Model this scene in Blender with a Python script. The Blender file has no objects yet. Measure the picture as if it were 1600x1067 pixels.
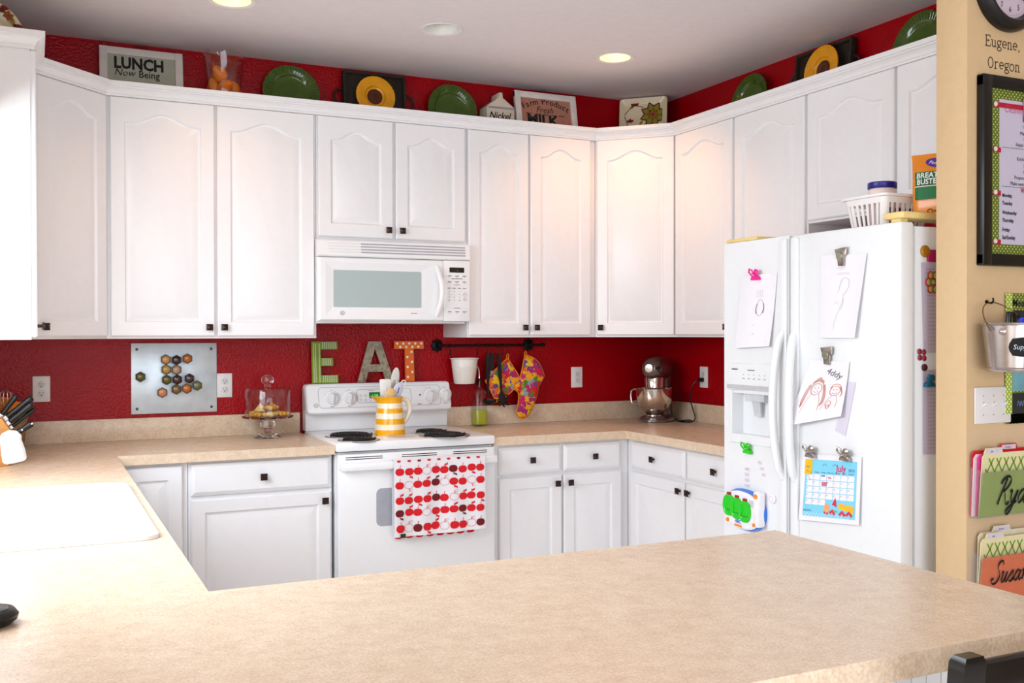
import bpy, bmesh, math, random
from mathutils import Vector, Matrix
PI = math.pi
random.seed(7)
C = bpy.context.scene.collection
S = bpy.context.scene

# ------------------------------------------------------------------ camera
CAM = Vector((-3.3397, -4.9774, 1.4050))
yaw, pitch, roll, FPX = math.radians(25.4302), math.radians(-0.448), math.radians(-0.1021), 1569.36
fw = Vector((math.sin(yaw)*math.cos(pitch), math.cos(yaw)*math.cos(pitch), math.sin(pitch)))
rt = Vector((math.cos(yaw), -math.sin(yaw), 0)); up = rt.cross(fw)
r2 = rt*math.cos(roll)+up*math.sin(roll); u2 = -rt*math.sin(roll)+up*math.cos(roll)
cd = bpy.data.cameras.new('camera'); cam = bpy.data.objects.new('camera', cd); C.objects.link(cam)
cd.sensor_width = 36; cd.lens = FPX*36/1600; cd.clip_start = 0.05; cd.clip_end = 60
cam.matrix_world = Matrix(((r2.x, u2.x, -fw.x, CAM.x), (r2.y, u2.y, -fw.y, CAM.y), (r2.z, u2.z, -fw.z, CAM.z), (0, 0, 0, 1)))
S.camera = cam
# ------------------------------------------------------------------ view, world, daylight
S.view_settings.view_transform = 'Standard'
S.view_settings.look = 'None'
S.view_settings.gamma = 1
S.view_settings.use_curve_mapping = False
S.view_settings.exposure = 0.12
S.cycles.use_denoising = True
S.cycles.max_bounces = 10
S.cycles.diffuse_bounces = 5
S.cycles.glossy_bounces = 5
S.cycles.transmission_bounces = 10
S.cycles.sample_clamp_indirect = 6.0
S.cycles.caustics_reflective = False
S.cycles.caustics_refractive = False
W = bpy.data.worlds.new('world'); S.world = W; W.use_nodes = True
W.node_tree.nodes['Background'].inputs[0].default_value = (0.85, 0.92, 1.0, 1)
W.node_tree.nodes['Background'].inputs[1].default_value = 0.6

def area(name, loc, aim, sx, sy, power, col, spread=180):
    d = bpy.data.lights.new(name, 'AREA'); d.shape = 'RECTANGLE'; d.size = sx; d.size_y = sy
    d.energy = power; d.color = col; d.spread = math.radians(spread)
    o = bpy.data.objects.new(name, d); C.objects.link(o); o.location = loc
    o.rotation_euler = (Vector(aim)-Vector(loc)).to_track_quat('-Z', 'Y').to_euler()
    return o
# daylight through the sink window (left wall) and through the patio doors (wall behind the camera)
area('daylight_sink_window', (-3.98, -2.06, 1.80), (-2.75, -2.06, 0.35), 1.90, 1.30, 76, (0.83, 0.92, 1.0))
area('daylight_patio_door', (-2.6, -7.95, 1.25), (-2.2, 0, 0.2), 3.4, 2.3, 112, (0.80, 0.90, 1.0))
area('added_fill_left', (-4.95, -5.6, 1.45), (-1.2, -3.6, 0.6), 1.9, 1.7, 56, (0.90, 0.95, 1.0))  # added fill from the left, no known window there; brightens fridge and partition end

# ------------------------------------------------------------------ colours and materials
def lin(h):
    h = h.lstrip('#'); out = []
    for i in (0, 2, 4):
        c = int(h[i:i+2], 16)/255
        out.append(c/12.92 if c <= 0.04045 else ((c+0.055)/1.055)**2.4)
    return (*out, 1)
MATS = {}
def mat(name, col, rough=0.5, metal=0.0, var=0.05, scale=30, bump=0.0, bscale=200, trans=0.0, ior=1.45, alpha=1.0, coat=0.0, spec=0.5, emit=None, estr=0.0, detail=3):
    if name in MATS: return MATS[name]
    m = bpy.data.materials.new(name); m.use_nodes = True; nt = m.node_tree; N = nt.nodes; L = nt.links
    b = N['Principled BSDF']
    c = lin(col) if isinstance(col, str) else (*col[:3], 1)
    tc = N.new('ShaderNodeTexCoord')
    nz = N.new('ShaderNodeTexNoise'); nz.inputs['Scale'].default_value = scale; nz.inputs['Detail'].default_value = detail
    L.new(tc.outputs['Object'], nz.inputs['Vector'])
    rp = N.new('ShaderNodeValToRGB')
    rp.color_ramp.elements[0].position = 0.3; rp.color_ramp.elements[1].position = 0.7
    rp.color_ramp.elements[0].color = tuple(max(0, x*(1-var)) for x in c[:3])+(1,)
    rp.color_ramp.elements[1].color = tuple(min(1, x*(1+var)) for x in c[:3])+(1,)
    L.new(nz.outputs['Fac'], rp.inputs['Fac']); L.new(rp.outputs['Color'], b.inputs['Base Color'])
    b.inputs['Roughness'].default_value = rough; b.inputs['Metallic'].default_value = metal
    b.inputs['Transmission Weight'].default_value = trans; b.inputs['IOR'].default_value = ior
    b.inputs['Alpha'].default_value = alpha; b.inputs['Coat Weight'].default_value = coat
    b.inputs['Specular IOR Level'].default_value = spec
    if emit:
        b.inputs['Emission Color'].default_value = lin(emit); b.inputs['Emission Strength'].default_value = estr
    if bump:
        n2 = N.new('ShaderNodeTexNoise'); n2.inputs['Scale'].default_value = bscale; n2.inputs['Detail'].default_value = 4
        L.new(tc.outputs['Object'], n2.inputs['Vector'])
        bp = N.new('ShaderNodeBump'); bp.inputs['Strength'].default_value = bump; bp.inputs['Distance'].default_value = 0.004
        L.new(n2.outputs['Fac'], bp.inputs['Height']); L.new(bp.outputs['Normal'], b.inputs['Normal'])
    MATS[name] = m
    return m
def ramp_mat(name, stops, scale, rough=0.6, kind='voronoi', bump=0.0, detail=4, stretch=(1, 1, 1), const=True):
    """a cell or noise pattern coloured through a ramp"""
    m = bpy.data.materials.new(name); m.use_nodes = True; nt = m.node_tree; N = nt.nodes; L = nt.links
    b = N['Principled BSDF']; tc = N.new('ShaderNodeTexCoord'); mp = N.new('ShaderNodeMapping')
    mp.inputs['Scale'].default_value = stretch
    L.new(tc.outputs['Object'], mp.inputs['Vector'])
    rp = N.new('ShaderNodeValToRGB'); rp.color_ramp.interpolation = 'CONSTANT' if const else 'LINEAR'
    els = rp.color_ramp.elements
    while len(els) < len(stops): els.new(0.5)
    for e, (p, c) in zip(els, stops): e.position = p; e.color = lin(c)
    if kind == 'voronoi':
        wz = N.new('ShaderNodeTexNoise'); wz.inputs['Scale'].default_value = scale*1.6
        L.new(mp.outputs['Vector'], wz.inputs['Vector'])
        mx = N.new('ShaderNodeMixRGB'); mx.inputs['Fac'].default_value = 0.06
        L.new(mp.outputs['Vector'], mx.inputs['Color1']); L.new(wz.outputs['Color'], mx.inputs['Color2'])
        v = N.new('ShaderNodeTexVoronoi'); v.inputs['Scale'].default_value = scale
        L.new(mx.outputs['Color'], v.inputs['Vector'])
        sp = N.new('ShaderNodeSeparateColor'); L.new(v.outputs['Color'], sp.inputs['Color'])
        L.new(sp.outputs['Red'], rp.inputs['Fac'])
    elif kind == 'noise':
        v = N.new('ShaderNodeTexNoise'); v.inputs['Scale'].default_value = scale; v.inputs['Detail'].default_value = detail
        L.new(mp.outputs['Vector'], v.inputs['Vector']); L.new(v.outputs['Fac'], rp.inputs['Fac'])
    elif kind == 'wave':
        v = N.new('ShaderNodeTexWave'); v.inputs['Scale'].default_value = scale; v.inputs['Distortion'].default_value = 2.0
        L.new(mp.outputs['Vector'], v.inputs['Vector']); L.new(v.outputs['Fac'], rp.inputs['Fac'])
    L.new(rp.outputs['Color'], b.inputs['Base Color']); b.inputs['Roughness'].default_value = rough
    if bump:
        bp = N.new('ShaderNodeBump'); bp.inputs['Strength'].default_value = bump; bp.inputs['Distance'].default_value = 0.002
        L.new(rp.outputs['Color'], bp.inputs['Height']); L.new(bp.outputs['Normal'], b.inputs['Normal'])
    return m
def weave_mat(name, c1, c2, sx, sz, rough=0.7):
    m = bpy.data.materials.new(name); m.use_nodes = True; nt = m.node_tree; N = nt.nodes; L = nt.links
    b = N['Principled BSDF']; tc = N.new('ShaderNodeTexCoord')
    w1 = N.new('ShaderNodeTexWave'); w1.bands_direction = 'X'; w1.inputs['Scale'].default_value = sx; w1.inputs['Distortion'].default_value = 1.0
    w2 = N.new('ShaderNodeTexWave'); w2.bands_direction = 'Z'; w2.inputs['Scale'].default_value = sz; w2.inputs['Distortion'].default_value = 1.5
    for w in (w1, w2): L.new(tc.outputs['Object'], w.inputs['Vector'])
    mm = N.new('ShaderNodeMath'); mm.operation = 'MULTIPLY'; L.new(w1.outputs['Fac'], mm.inputs[0]); L.new(w2.outputs['Fac'], mm.inputs[1])
    rp = N.new('ShaderNodeValToRGB'); rp.color_ramp.elements[0].color = lin(c1); rp.color_ramp.elements[1].color = lin(c2)
    L.new(mm.outputs[0], rp.inputs['Fac']); L.new(rp.outputs['Color'], b.inputs['Base Color']); b.inputs['Roughness'].default_value = rough
    bp = N.new('ShaderNodeBump'); bp.inputs['Strength'].default_value = 0.6; bp.inputs['Distance'].default_value = 0.004
    L.new(mm.outputs[0], bp.inputs['Height']); L.new(bp.outputs['Normal'], b.inputs['Normal'])
    return m

white = mat('cabinet_white', (0.80, 0.79, 0.80), 0.32, var=0.01, bump=0.05, bscale=60)
appl = mat('appliance_white', (0.82, 0.82, 0.83), 0.22, var=0.008)
fridge_w = mat('fridge_white', (0.82, 0.83, 0.84), 0.35, var=0.008, bump=0.08, bscale=500)
grey_gap = mat('shadow_gap_grey', '#8d929c', 0.6)
bronze = mat('knob_bronze', '#33211c', 0.32, 0.55, var=0.2)
black = mat('black_plastic', '#0d0d0e', 0.35)
blackm = mat('black_iron', '#131213', 0.45, 0.6)
ink = mat('black_ink', '#151515', 0.8, var=0.0)
inkg = mat('grey_ink', '#77757c', 0.8, var=0.0)
inkr = mat('red_ink', '#b02848', 0.8, var=0.0)
inkb = mat('blue_ink', '#40407c', 0.8, var=0.0)
inkp = mat('pale_pencil', '#b9a9b6', 0.9, var=0.0)
inko = mat('orange_crayon', '#e0906a', 0.9, var=0.0)
paper = mat('white_paper', (0.83, 0.81, 0.84), 0.85, var=0.01)
chrome = mat('chrome', (0.78, 0.78, 0.78), 0.12, 1.0, var=0.02)
steel = mat('brushed_steel', (0.55, 0.53, 0.52), 0.28, 1.0, var=0.05)
glass = mat('solid_glass', (1, 1, 1), 0.0, trans=1.0, var=0.0)
def thin_glass(name, tint, ior=1.5):
    m = bpy.data.materials.new(name); m.use_nodes = True; nt = m.node_tree; N = nt.nodes; L = nt.links
    N.remove(N['Principled BSDF']); t = N.new('ShaderNodeBsdfTransparent'); t.inputs[0].default_value = (*tint, 1)
    g = N.new('ShaderNodeBsdfGlossy'); g.inputs['Roughness'].default_value = .02; lw = N.new('ShaderNodeLayerWeight'); lw.inputs['Blend'].default_value = .5
    p = N.new('ShaderNodeMath'); p.operation = 'POWER'; p.inputs[1].default_value = 4.0; L.new(lw.outputs['Facing'], p.inputs[0])
    f = N.new('ShaderNodeMath'); f.operation = 'MULTIPLY_ADD'; f.inputs[1].default_value = .5; f.inputs[2].default_value = .035; L.new(p.outputs[0], f.inputs[0])
    x = N.new('ShaderNodeMixShader'); L.new(f.outputs[0], x.inputs[0]); L.new(t.outputs[0], x.inputs[1]); L.new(g.outputs[0], x.inputs[2]); L.new(x.outputs[0], N['Material Output'].inputs[0])
    return m
pane = thin_glass('clear_glass', (.97, .98, .975))
tan = mat('tan_wall_paint', '#d3b48a', 0.75, var=0.02, bump=0.12, bscale=140)
redp = mat('red_wall_paint', (0.34, 0.0, 0.004), 0.22, var=0.05, scale=6, bump=0.9, bscale=85, spec=0.24)
ceilm = mat('ceiling_paint', (0.72, 0.66, 0.66), 0.9, var=0.02, bump=0.15, bscale=120)
floorm = mat('floor_vinyl', '#f0ece6', 0.4, var=0.08, scale=8)

# ------------------------------------------------------------------ mesh builder
class M:
    def __init__(s): s.v = []; s.f = []; s.mi = []; s.T = Matrix()
    def add(s, vs, fs, mi=0):
        b = len(s.v)
        s.v += [s.T @ Vector(p) for p in vs]
        s.f += [tuple(b+i for i in f) for f in fs]; s.mi += [mi]*len(fs)
        return s
    def bm(s, bm, mi=0):
        bm.verts.index_update()
        s.add([v.co.copy() for v in bm.verts], [[v.index for v in f.verts] for f in bm.faces], mi); bm.free(); return s
    def box(s, x0, x1, y0, y1, z0, z1, mi=0, b=0.0, seg=2):
        bm = bmesh.new()
        vs = [bm.verts.new(p) for p in ((x0, y0, z0), (x1, y0, z0), (x1, y1, z0), (x0, y1, z0), (x0, y0, z1), (x1, y0, z1), (x1, y1, z1), (x0, y1, z1))]
        for f in ((3, 2, 1, 0), (4, 5, 6, 7), (0, 1, 5, 4), (1, 2, 6, 5), (2, 3, 7, 6), (3, 0, 4, 7)): bm.faces.new([vs[i] for i in f])
        if b: bmesh.ops.bevel(bm, geom=bm.edges[:], offset=b, segments=seg, profile=0.5, affect='EDGES')
        return s.bm(bm, mi)
    def loft(s, loops, mi=0, cap0=True, cap1=True, closed=True):
        vs = []; fs = []; n = len(loops[0])
        for l in loops: vs += list(l)
        for k in range(len(loops)-1):
            for i in range(n if closed else n-1):
                j = (i+1) % n
                fs.append((k*n+i, k*n+j, (k+1)*n+j, (k+1)*n+i))
        if cap0: fs.append(tuple(reversed(range(n))))
        if cap1: fs.append(tuple((len(loops)-1)*n+i for i in range(n)))
        return s.add(vs, fs, mi)
    def lathe(s, prof, c=(0, 0, 0), n=32, mi=0, axis='z', caps=(True, True)):
        loops = []
        for r, h in prof:
            lp = []
            for i in range(n):
                a = 2*PI*i/n; x = max(r, 1e-5)*math.cos(a); y = max(r, 1e-5)*math.sin(a)
                p = (x, y, h) if axis == 'z' else ((x, -h, y) if axis == 'y' else (h, x, y))
                lp.append((p[0]+c[0], p[1]+c[1], p[2]+c[2]))
            loops.append(lp)
        return s.loft(loops, mi, *caps)
    def tube(s, pts, r, n=8, mi=0, cap=True, closed=False):
        pts = [Vector(p) for p in pts]; m = len(pts); loops = []
        rr = r if isinstance(r, (list, tuple)) else [r]*m
        prev = None
        for i, p in enumerate(pts):
            if closed: d = (pts[(i+1) % m]-pts[i-1])
            else: d = pts[min(i+1, m-1)]-pts[max(i-1, 0)]
            d.normalize()
            if prev is None:
                a = d.orthogonal().normalized()
            else:
                a = (prev-d*prev.dot(d))
                a = a.normalized() if a.length > 1e-6 else d.orthogonal().normalized()
            prev = a; b = d.cross(a)
            loops.append([p+(a*math.cos(2*PI*k/n)+b*math.sin(2*PI*k/n))*rr[i] for k in range(n)])
        if closed:
            return s.loft(loops+[loops[0]], mi, False, False)
        return s.loft(loops, mi, cap, cap)
    def prism(s, poly, h0, h1, axis='y', mi=0, b=0.0):
        """2D polygon (u,v) extruded along an axis: y -> (u,h,v), x -> (h,u,v), z -> (u,v,h)"""
        f = {'y': lambda u, v, h: (u, h, v), 'x': lambda u, v, h: (h, u, v), 'z': lambda u, v, h: (u, v, h)}[axis]
        n = len(poly)
        if not b:
            return s.loft([[f(u, v, h0) for u, v in poly], [f(u, v, h1) for u, v in poly]], mi)
        bm = bmesh.new()
        a = [bm.verts.new(f(u, v, h0)) for u, v in poly]; c = [bm.verts.new(f(u, v, h1)) for u, v in poly]
        bm.faces.new(list(reversed(a))); bm.faces.new(c)
        for i in range(n): bm.faces.new((a[i], a[(i+1) % n], c[(i+1) % n], c[i]))
        ed = [e for e in bm.edges if (e.verts[0] in a) == (e.verts[1] in a)]
        bmesh.ops.recalc_face_normals(bm, faces=bm.faces[:])
        bmesh.ops.bevel(bm, geom=ed, offset=b, segments=2, profile=0.5, affect='EDGES')
        return s.bm(bm, mi)
    def ell(s, c, r, n=20, m=12, mi=0):
        r = r if isinstance(r, (list, tuple)) else (r, r, r)
        vs = [(c[0], c[1], c[2]-r[2])]
        for j in range(1, m):
            t = -PI/2+PI*j/m
            for i in range(n):
                a = 2*PI*i/n
                vs.append((c[0]+r[0]*math.cos(t)*math.cos(a), c[1]+r[1]*math.cos(t)*math.sin(a), c[2]+r[2]*math.sin(t)))
        vs.append((c[0], c[1], c[2]+r[2])); fs = []
        for i in range(n): fs.append((0, 1+(i+1) % n, 1+i))
        for j in range(m-2):
            for i in range(n):
                a = 1+j*n+i; b = 1+j*n+(i+1) % n; fs.append((a, b, b+n, a+n))
        q = 1+(m-2)*n; e = len(vs)-1
        for i in range(n): fs.append((q+i, q+(i+1) % n, e))
        return s.add(vs, fs, mi)
    def sheet(s, fn, nu, nv, th=0.0, mi=0):
        """surface fn(u,v), u,v in 0..1; with thickness along its normal when th"""
        P = [[Vector(fn(i/nu, j/nv)) for i in range(nu+1)] for j in range(nv+1)]
        vs = [p for row in P for p in row]; w = nu+1
        fs = [(j*w+i, j*w+i+1, (j+1)*w+i+1, (j+1)*w+i) for j in range(nv) for i in range(nu)]
        if th:
            nr = []
            for j in range(nv+1):
                for i in range(nu+1):
                    du = P[j][min(i+1, nu)]-P[j][max(i-1, 0)]; dv = P[min(j+1, nv)][i]-P[max(j-1, 0)][i]
                    nr.append(du.cross(dv).normalized())
            k = len(vs); vs = vs+[p-n*th for p, n in zip(vs, nr)]
            fs = fs+[tuple(k+q for q in reversed(f)) for f in fs]
            rim = [i for i in range(w)]+[j*w+nu for j in range(1, nv+1)]+[nv*w+i for i in range(nu-1, -1, -1)]+[j*w for j in range(nv-1, 0, -1)]
            for a, b in zip(rim, rim[1:]+rim[:1]): fs.append((b, a, k+a, k+b))
        return s.add(vs, fs, mi)
    def build(s, name, mats, parent=None, ang=38, loc=None, rot=None, fix=True):
        me = bpy.data.meshes.new(name); me.from_pydata([tuple(p) for p in s.v], [], s.f)
        mats = mats if isinstance(mats, (list, tuple)) else [mats]
        for m in mats: me.materials.append(m)
        me.polygons.foreach_set('material_index', s.mi)
        if fix:
            bm = bmesh.new(); bm.from_mesh(me); bmesh.ops.recalc_face_normals(bm, faces=bm.faces[:]); bm.to_mesh(me); bm.free()
        me.polygons.foreach_set('use_smooth', [True]*len(me.polygons))
        me.set_sharp_from_angle(angle=math.radians(ang)); me.update()
        o = bpy.data.objects.new(name, me); C.objects.link(o)
        if parent is not None: o.parent = parent
        if loc is not None: o.location = loc
        if rot is not None: o.rotation_euler = rot
        return o

_txt = {}
def text2d(t, size, bold=0.0, xs=1.0, shear=0.0, align='LEFT', res=2):
    key = (t, bold, res)
    if key not in _txt:
        cu = bpy.data.curves.new('t', 'FONT'); cu.body = t; cu.size = 1.0; cu.resolution_u = res; cu.offset = bold; cu.fill_mode = 'FRONT'
        o = bpy.data.objects.new('t', cu); C.objects.link(o)
        dg = bpy.context.evaluated_depsgraph_get()
        me = bpy.data.meshes.new_from_object(o.evaluated_get(dg))
        _txt[key] = ([(v.co.x, v.co.y) for v in me.vertices], [tuple(p.vertices) for p in me.polygons])
        bpy.data.objects.remove(o); bpy.data.curves.remove(cu); bpy.data.meshes.remove(me)
    vs, fs = _txt[key]
    w = max([v[0] for v in vs] or [0])*size*xs
    dx = {'LEFT': 0, 'CENTER': -w/2, 'RIGHT': -w}[align]
    return [((x+shear*y)*size*xs+dx, y*size) for x, y in vs], fs, w

def spline(pts, k=6):
    """Catmull-Rom through 2D points"""
    out = []; n = len(pts)
    if n == 2: return [Vector(p) for p in pts]
    for i in range(n-1):
        p0, p1, p2, p3 = (Vector(pts[max(i-1, 0)]), Vector(pts[i]), Vector(pts[i+1]), Vector(pts[min(i+2, n-1)]))
        for j in range(k):
            t = j/k
            out.append(0.5*((2*p1)+(p2-p0)*t+(2*p0-5*p1+4*p2-p3)*t*t+(3*p1-p0-3*p2+p3)*t**3))
    out.append(Vector(pts[-1])); return out

class Panel:
    """draws flat marks on a surface of mesh builder m: at(u,v,off) gives the 3D point"""
    def __init__(s, m, o=None, ux=None, vx=None, n=None, fn=None):
        s.m = m
        if fn: s.at = fn
        else:
            o, ux, vx, n = map(Vector, (o, ux, vx, n)); s.at = lambda u, v, w: o+ux*u+vx*v+n*w
    def poly(s, pts, mi, off=0.0008): s.m.add([s.at(u, v, off) for u, v in pts], [tuple(range(len(pts)))], mi)
    def rect(s, u0, v0, u1, v1, mi, off=0.0008): s.poly([(u0, v0), (u1, v0), (u1, v1), (u0, v1)], mi, off)
    def disc(s, u, v, r, mi, off=0.0008, n=16, ry=None):
        ry = ry or r
        s.poly([(u+r*math.cos(2*PI*i/n), v+ry*math.sin(2*PI*i/n)) for i in range(n)], mi, off)
    def fan(s, pts, mi, off=0.0008):
        cu = sum(p[0] for p in pts)/len(pts); cv = sum(p[1] for p in pts)/len(pts)
        n = len(pts)
        s.m.add([s.at(cu, cv, off)]+[s.at(u, v, off) for u, v in pts], [(0, 1+i, 1+(i+1) % n) for i in range(n)], mi)
    def line(s, pts, w, mi, off=0.001, smooth=False, closed=False, nib=None):
        P = spline(pts) if smooth else [Vector(p) for p in pts]
        if closed: P = P+[P[0]]
        vs = []; n = len(P)
        for i in range(n):
            a = P[max(i-1, 0)]; b = P[min(i+1, n-1)]
            if closed and i in (0, n-1): a = P[-2]; b = P[1]
            d = (b-a); d = d.normalized() if d.length > 1e-9 else Vector((1, 0)); q = Vector((-d.y, d.x))
            ww = w if nib is None else w*(nib[1]+(1-nib[1])*abs(d.x*math.sin(nib[0])-d.y*math.cos(nib[0])))
            vs += [s.at(*(P[i]+q*ww/2), off), s.at(*(P[i]-q*ww/2), off)]
        s.m.add(vs, [(2*i, 2*i+1, 2*i+3, 2*i+2) for i in range(n-1)], mi)
    def dash(s, u, v, w, h, mi, off=0.0012):
        # a run of illegible print: short bars
        x = u
        while x < u+w-h*.3: s.rect(x, v, min(x+h*.7, u+w), v+h, mi, off); x += h
    def scrib(s, u, v, w, h, mi, lw, off=0.0012, k=7): s.line([(u+w*i/(2*k), v+(h if i % 2 else 0)) for i in range(2*k+1)], lw, mi, off, smooth=True)
    def text(s, t, u, v, size, mi, off=0.0012, rot=0.0, **k):
        vs, fs, w = text2d(t, size, **k); c, q = math.cos(rot), math.sin(rot)
        s.m.add([s.at(u+x*c-y*q, v+x*q+y*c, off) for x, y in vs], fs, mi); return w
    def arc_text(s, t, u, v, R, size, mi, span, off=0.0012, **k):
        n = len(t)
        for i, ch in enumerate(t):
            a = span/2-span*i/(n-1)
            if ch != ' ': s.text(ch, u+R*math.sin(-a), v+R*math.cos(a)-R, size, mi, off, rot=a, align='CENTER', **k)

class Shift:
    def __init__(s, P, k): s.P = P; s.k = k
    def __getattr__(s, n):
        f = getattr(s.P, n)
        idx = {'rect': 4, 'poly': 1, 'disc': 3, 'fan': 1, 'line': 2, 'text': 4}.get(n)
        if idx is None: return f
        def g(*a, **k):
            a = list(a); a[idx] += s.k; return f(*a, **k)
        return g

# ------------------------------------------------------------------ objects
def tag(o, label, cat, group=None, kind=None):
    if label: o['label'] = label
    if cat: o['category'] = cat
    if group: o['group'] = group
    if kind: o['kind'] = kind
    return o
def thing(name, label, cat, loc=(0, 0, 0), rz=0.0, group=None):
    o = bpy.data.objects.new(name, None); C.objects.link(o); o.empty_display_size = 0.05
    o.location = loc; o.rotation_euler = (0, 0, rz)
    return tag(o, label, cat, group)
def struct(name, m, ms, **k):
    o = m.build(name, ms, **k); o['kind'] = 'structure'; return o
def dup(o, parent=None):
    c = o.copy(); C.objects.link(c)
    if parent is not None: c.parent = parent
    for ch in list(o.children): dup(ch, c)
    return c
# ================================================================== room shell
LX, CZ = -3.667, 2.752
m = M(); m.box(-5.0, 2.6, -8.1, 0.1, -0.1, 0.0); struct('floor', m, floorm)
m = M()
# ceiling slab with three round holes for the recessed cans
CANS = [(-2.612, -0.82), (-1.707, -0.825), (-0.770, -0.751)]
def ceiling():
    bm = bmesh.new(); xs = sorted([-5.0, 2.6]+[c[0]+d for c in CANS for d in (-.12, .12)]); ys = [-8.1, -0.96, -0.62, 0.1]
    for i in range(len(xs)-1):
        for j in range(3):
            hole = j == 1 and any(abs((xs[i]+xs[i+1])/2-c[0]) < .05 for c in CANS)
            if not hole:
                bm.faces.new([bm.verts.new((x, y, CZ)) for x, y in ((xs[i], ys[j]), (xs[i+1], ys[j]), (xs[i+1], ys[j+1]), (xs[i], ys[j+1]))])
    for cx, cy in CANS:
        n = 40; ring = []; outer = []
        x0, x1, y0, y1 = cx-.12, cx+.12, -0.96, -0.62
        for k in range(n):
            a = 2*PI*(k+.5)/n; dx, dy = math.cos(a), math.sin(a)
            ring.append(bm.verts.new((cx+.078*dx, cy+.078*dy, CZ)))
            t = min(((x1-cx) if dx > 0 else (cx-x0))/max(abs(dx), 1e-6), ((y1-cy) if dy > 0 else (cy-y0))/max(abs(dy), 1e-6))
            outer.append(bm.verts.new((cx+t*dx, cy+t*dy, CZ)))
        for k in range(n): bm.faces.new((ring[k], outer[k], outer[(k+1) % n], ring[(k+1) % n]))
        cs = [bm.verts.new(p) for p in ((x1, y1, CZ), (x0, y1, CZ), (x0, y0, CZ), (x1, y0, CZ))]
        for c in cs:
            o = sorted(outer, key=lambda v: (v.co-c.co).length)[:2]; bm.faces.new((c, o[0], o[1]))
    bmesh.ops.remove_doubles(bm, verts=bm.verts[:], dist=1e-5)
    return bm
m.bm(ceiling()); m.box(-5.0, 2.6, -8.1, 0.1, CZ+.2, CZ+.3); struct('ceiling', m, ceilm)
m = M(); m.box(LX-.1, 0.1, 0, 0.1, 0, CZ); struct('wall_back', m, redp)
m = M(); m.box(0, 0.1, -2.625, 0, 0, CZ); struct('wall_right', m, redp)
m = M(); m.box(-.70, 2.6, -2.745, -2.625, 0, CZ, b=.004); struct('wall_partition', m, tan)
m = M()   # left wall with the sink window opening y -2.98..-1.14, z 1.10..2.14
for y0, y1, z0, z1 in ((-1.14, 0, 0, CZ), (-4.2, -2.98, 0, CZ), (-2.98, -1.14, 0, 1.10), (-2.98, -1.14, 2.14, CZ)): m.box(LX-.1, LX, y0, y1, z0, z1)
struct('wall_left', m, tan)
m = M()
for y0, y1, z0, z1 in ((-8.1, -6.6, 0, CZ), (-4.65, -4.2, 0, CZ), (-6.6, -4.65, 0, .6), (-6.6, -4.65, 2.3, CZ)): m.box(-5.0, -4.9, y0, y1, z0, z1)
m.box(-4.9, LX-.1, -4.3, -4.2, 0, CZ); struct('wall_dining', m, tan)
m = M()
for x0, x1, z0, z1 in ((-5.0, -4.3, 0, CZ), (-.9, 2.6, 0, CZ), (-4.3, -.9, 2.4, CZ)): m.box(x0, x1, -8.0, -7.9, z0, z1)
struct('wall_front', m, tan)
m = M(); m.box(2.5, 2.6, -8.0, -2.745, 0, CZ); struct('wall_far_right', m, tan)
def frame_x(x0, x1, y0, y1, z0, z1, t=.045):
    q = M()
    q.box(x0, x1, y0, y1, z0, z0+t); q.box(x0, x1, y0, y1, z1-t, z1); q.box(x0, x1, y0, y0+t, z0+t, z1-t); q.box(x0, x1, y1-t, y1, z0+t, z1-t)
    return q
q = frame_x(LX-.06, LX-.01, -2.98, -1.14, 1.10, 2.14); q.box(LX-.06, LX-.01, -2.08, -2.04, 1.14, 2.10); struct('window_1', q, white)
q = frame_x(-4.96, -4.91, -6.6, -4.65, .6, 2.3); q.box(-4.96, -4.91, -5.65, -5.60, .64, 2.26); struct('added_window', q, white)  # unseen frame, added with its wall opening to hold the left fill light
q = M()
for x0, x1 in ((-4.3, -4.22), (-2.64, -2.56), (-.98, -.9)): q.box(x0, x1, -7.97, -7.92, 0, 2.4)
q.box(-4.22, -.98, -7.97, -7.92, 2.32, 2.4); struct('door_1', q, white)

# ================================================================== cabinet doors
def arch(t): return (1+math.cos(PI*t/.9))/2 if abs(t) < .9 else 0
def door_mesh(x0, z0, w, h, rise=0.0, fs=.058, fb=.062, ft=.062, y=0.0, th=.02, K=26):
    """raised panel door; front faces -y. rise = height of the cathedral arch"""
    m = M(); x1 = x0+w; z1 = z0+h
    def loop(dx, db, dt, yy, arched, d=0.0):
        a, b = x0+dx, x1-dx; zb = z0+db; pts = [(a, yy, zb), (b, yy, zb)]
        for k in range(K+1):
            t = 1-2*k/K; x = (a+b)/2+(b-a)/2*t
            pts.append((x, yy, z1-dt-(rise*(1-arch(t)) if arched else 0)))
        return pts
    L = [loop(0, 0, 0, y, False), loop(0, 0, 0, y-th+.005, False), loop(.005, .005, .005, y-th, False),
         loop(fs, fb, ft, y-th, True), loop(fs+.006, fb+.006, ft+.006, y-th+.009, True), loop(fs+.012, fb+.012, ft+.012, y-th+.010, True),
         loop(fs+.040, fb+.040, ft+.040, y-th+.002, True)]
    return m.loft(L)
def drawer_mesh(x0, z0, w, h, y=0.0, th=.02):
    m = M(); x1, z1 = x0+w, z0+h
    def lp(d, yy): return [(x0+d, yy, z0+d), (x1-d, yy, z0+d), (x1-d, yy, z1-d), (x0+d, yy, z1-d)]
    return m.loft([lp(0, y), lp(0, y-th+.009), lp(.004, y-th+.006), lp(.016, y-th), ])
def knob_mesh(x, z, y=-.02):
    m = M(); m.tube([(x, y, z), (x, y-.016, z)], .006, 10)
    s = .0145
    def q(d, yy): return [(x-d, yy, z-d), (x+d, yy, z-d), (x+d, yy, z+d), (x-d, yy, z+d)]
    return m.loft([q(s-.002, y-.016), q(s, y-.018), q(s, y-.021), q(.001, y-.028)])
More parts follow.
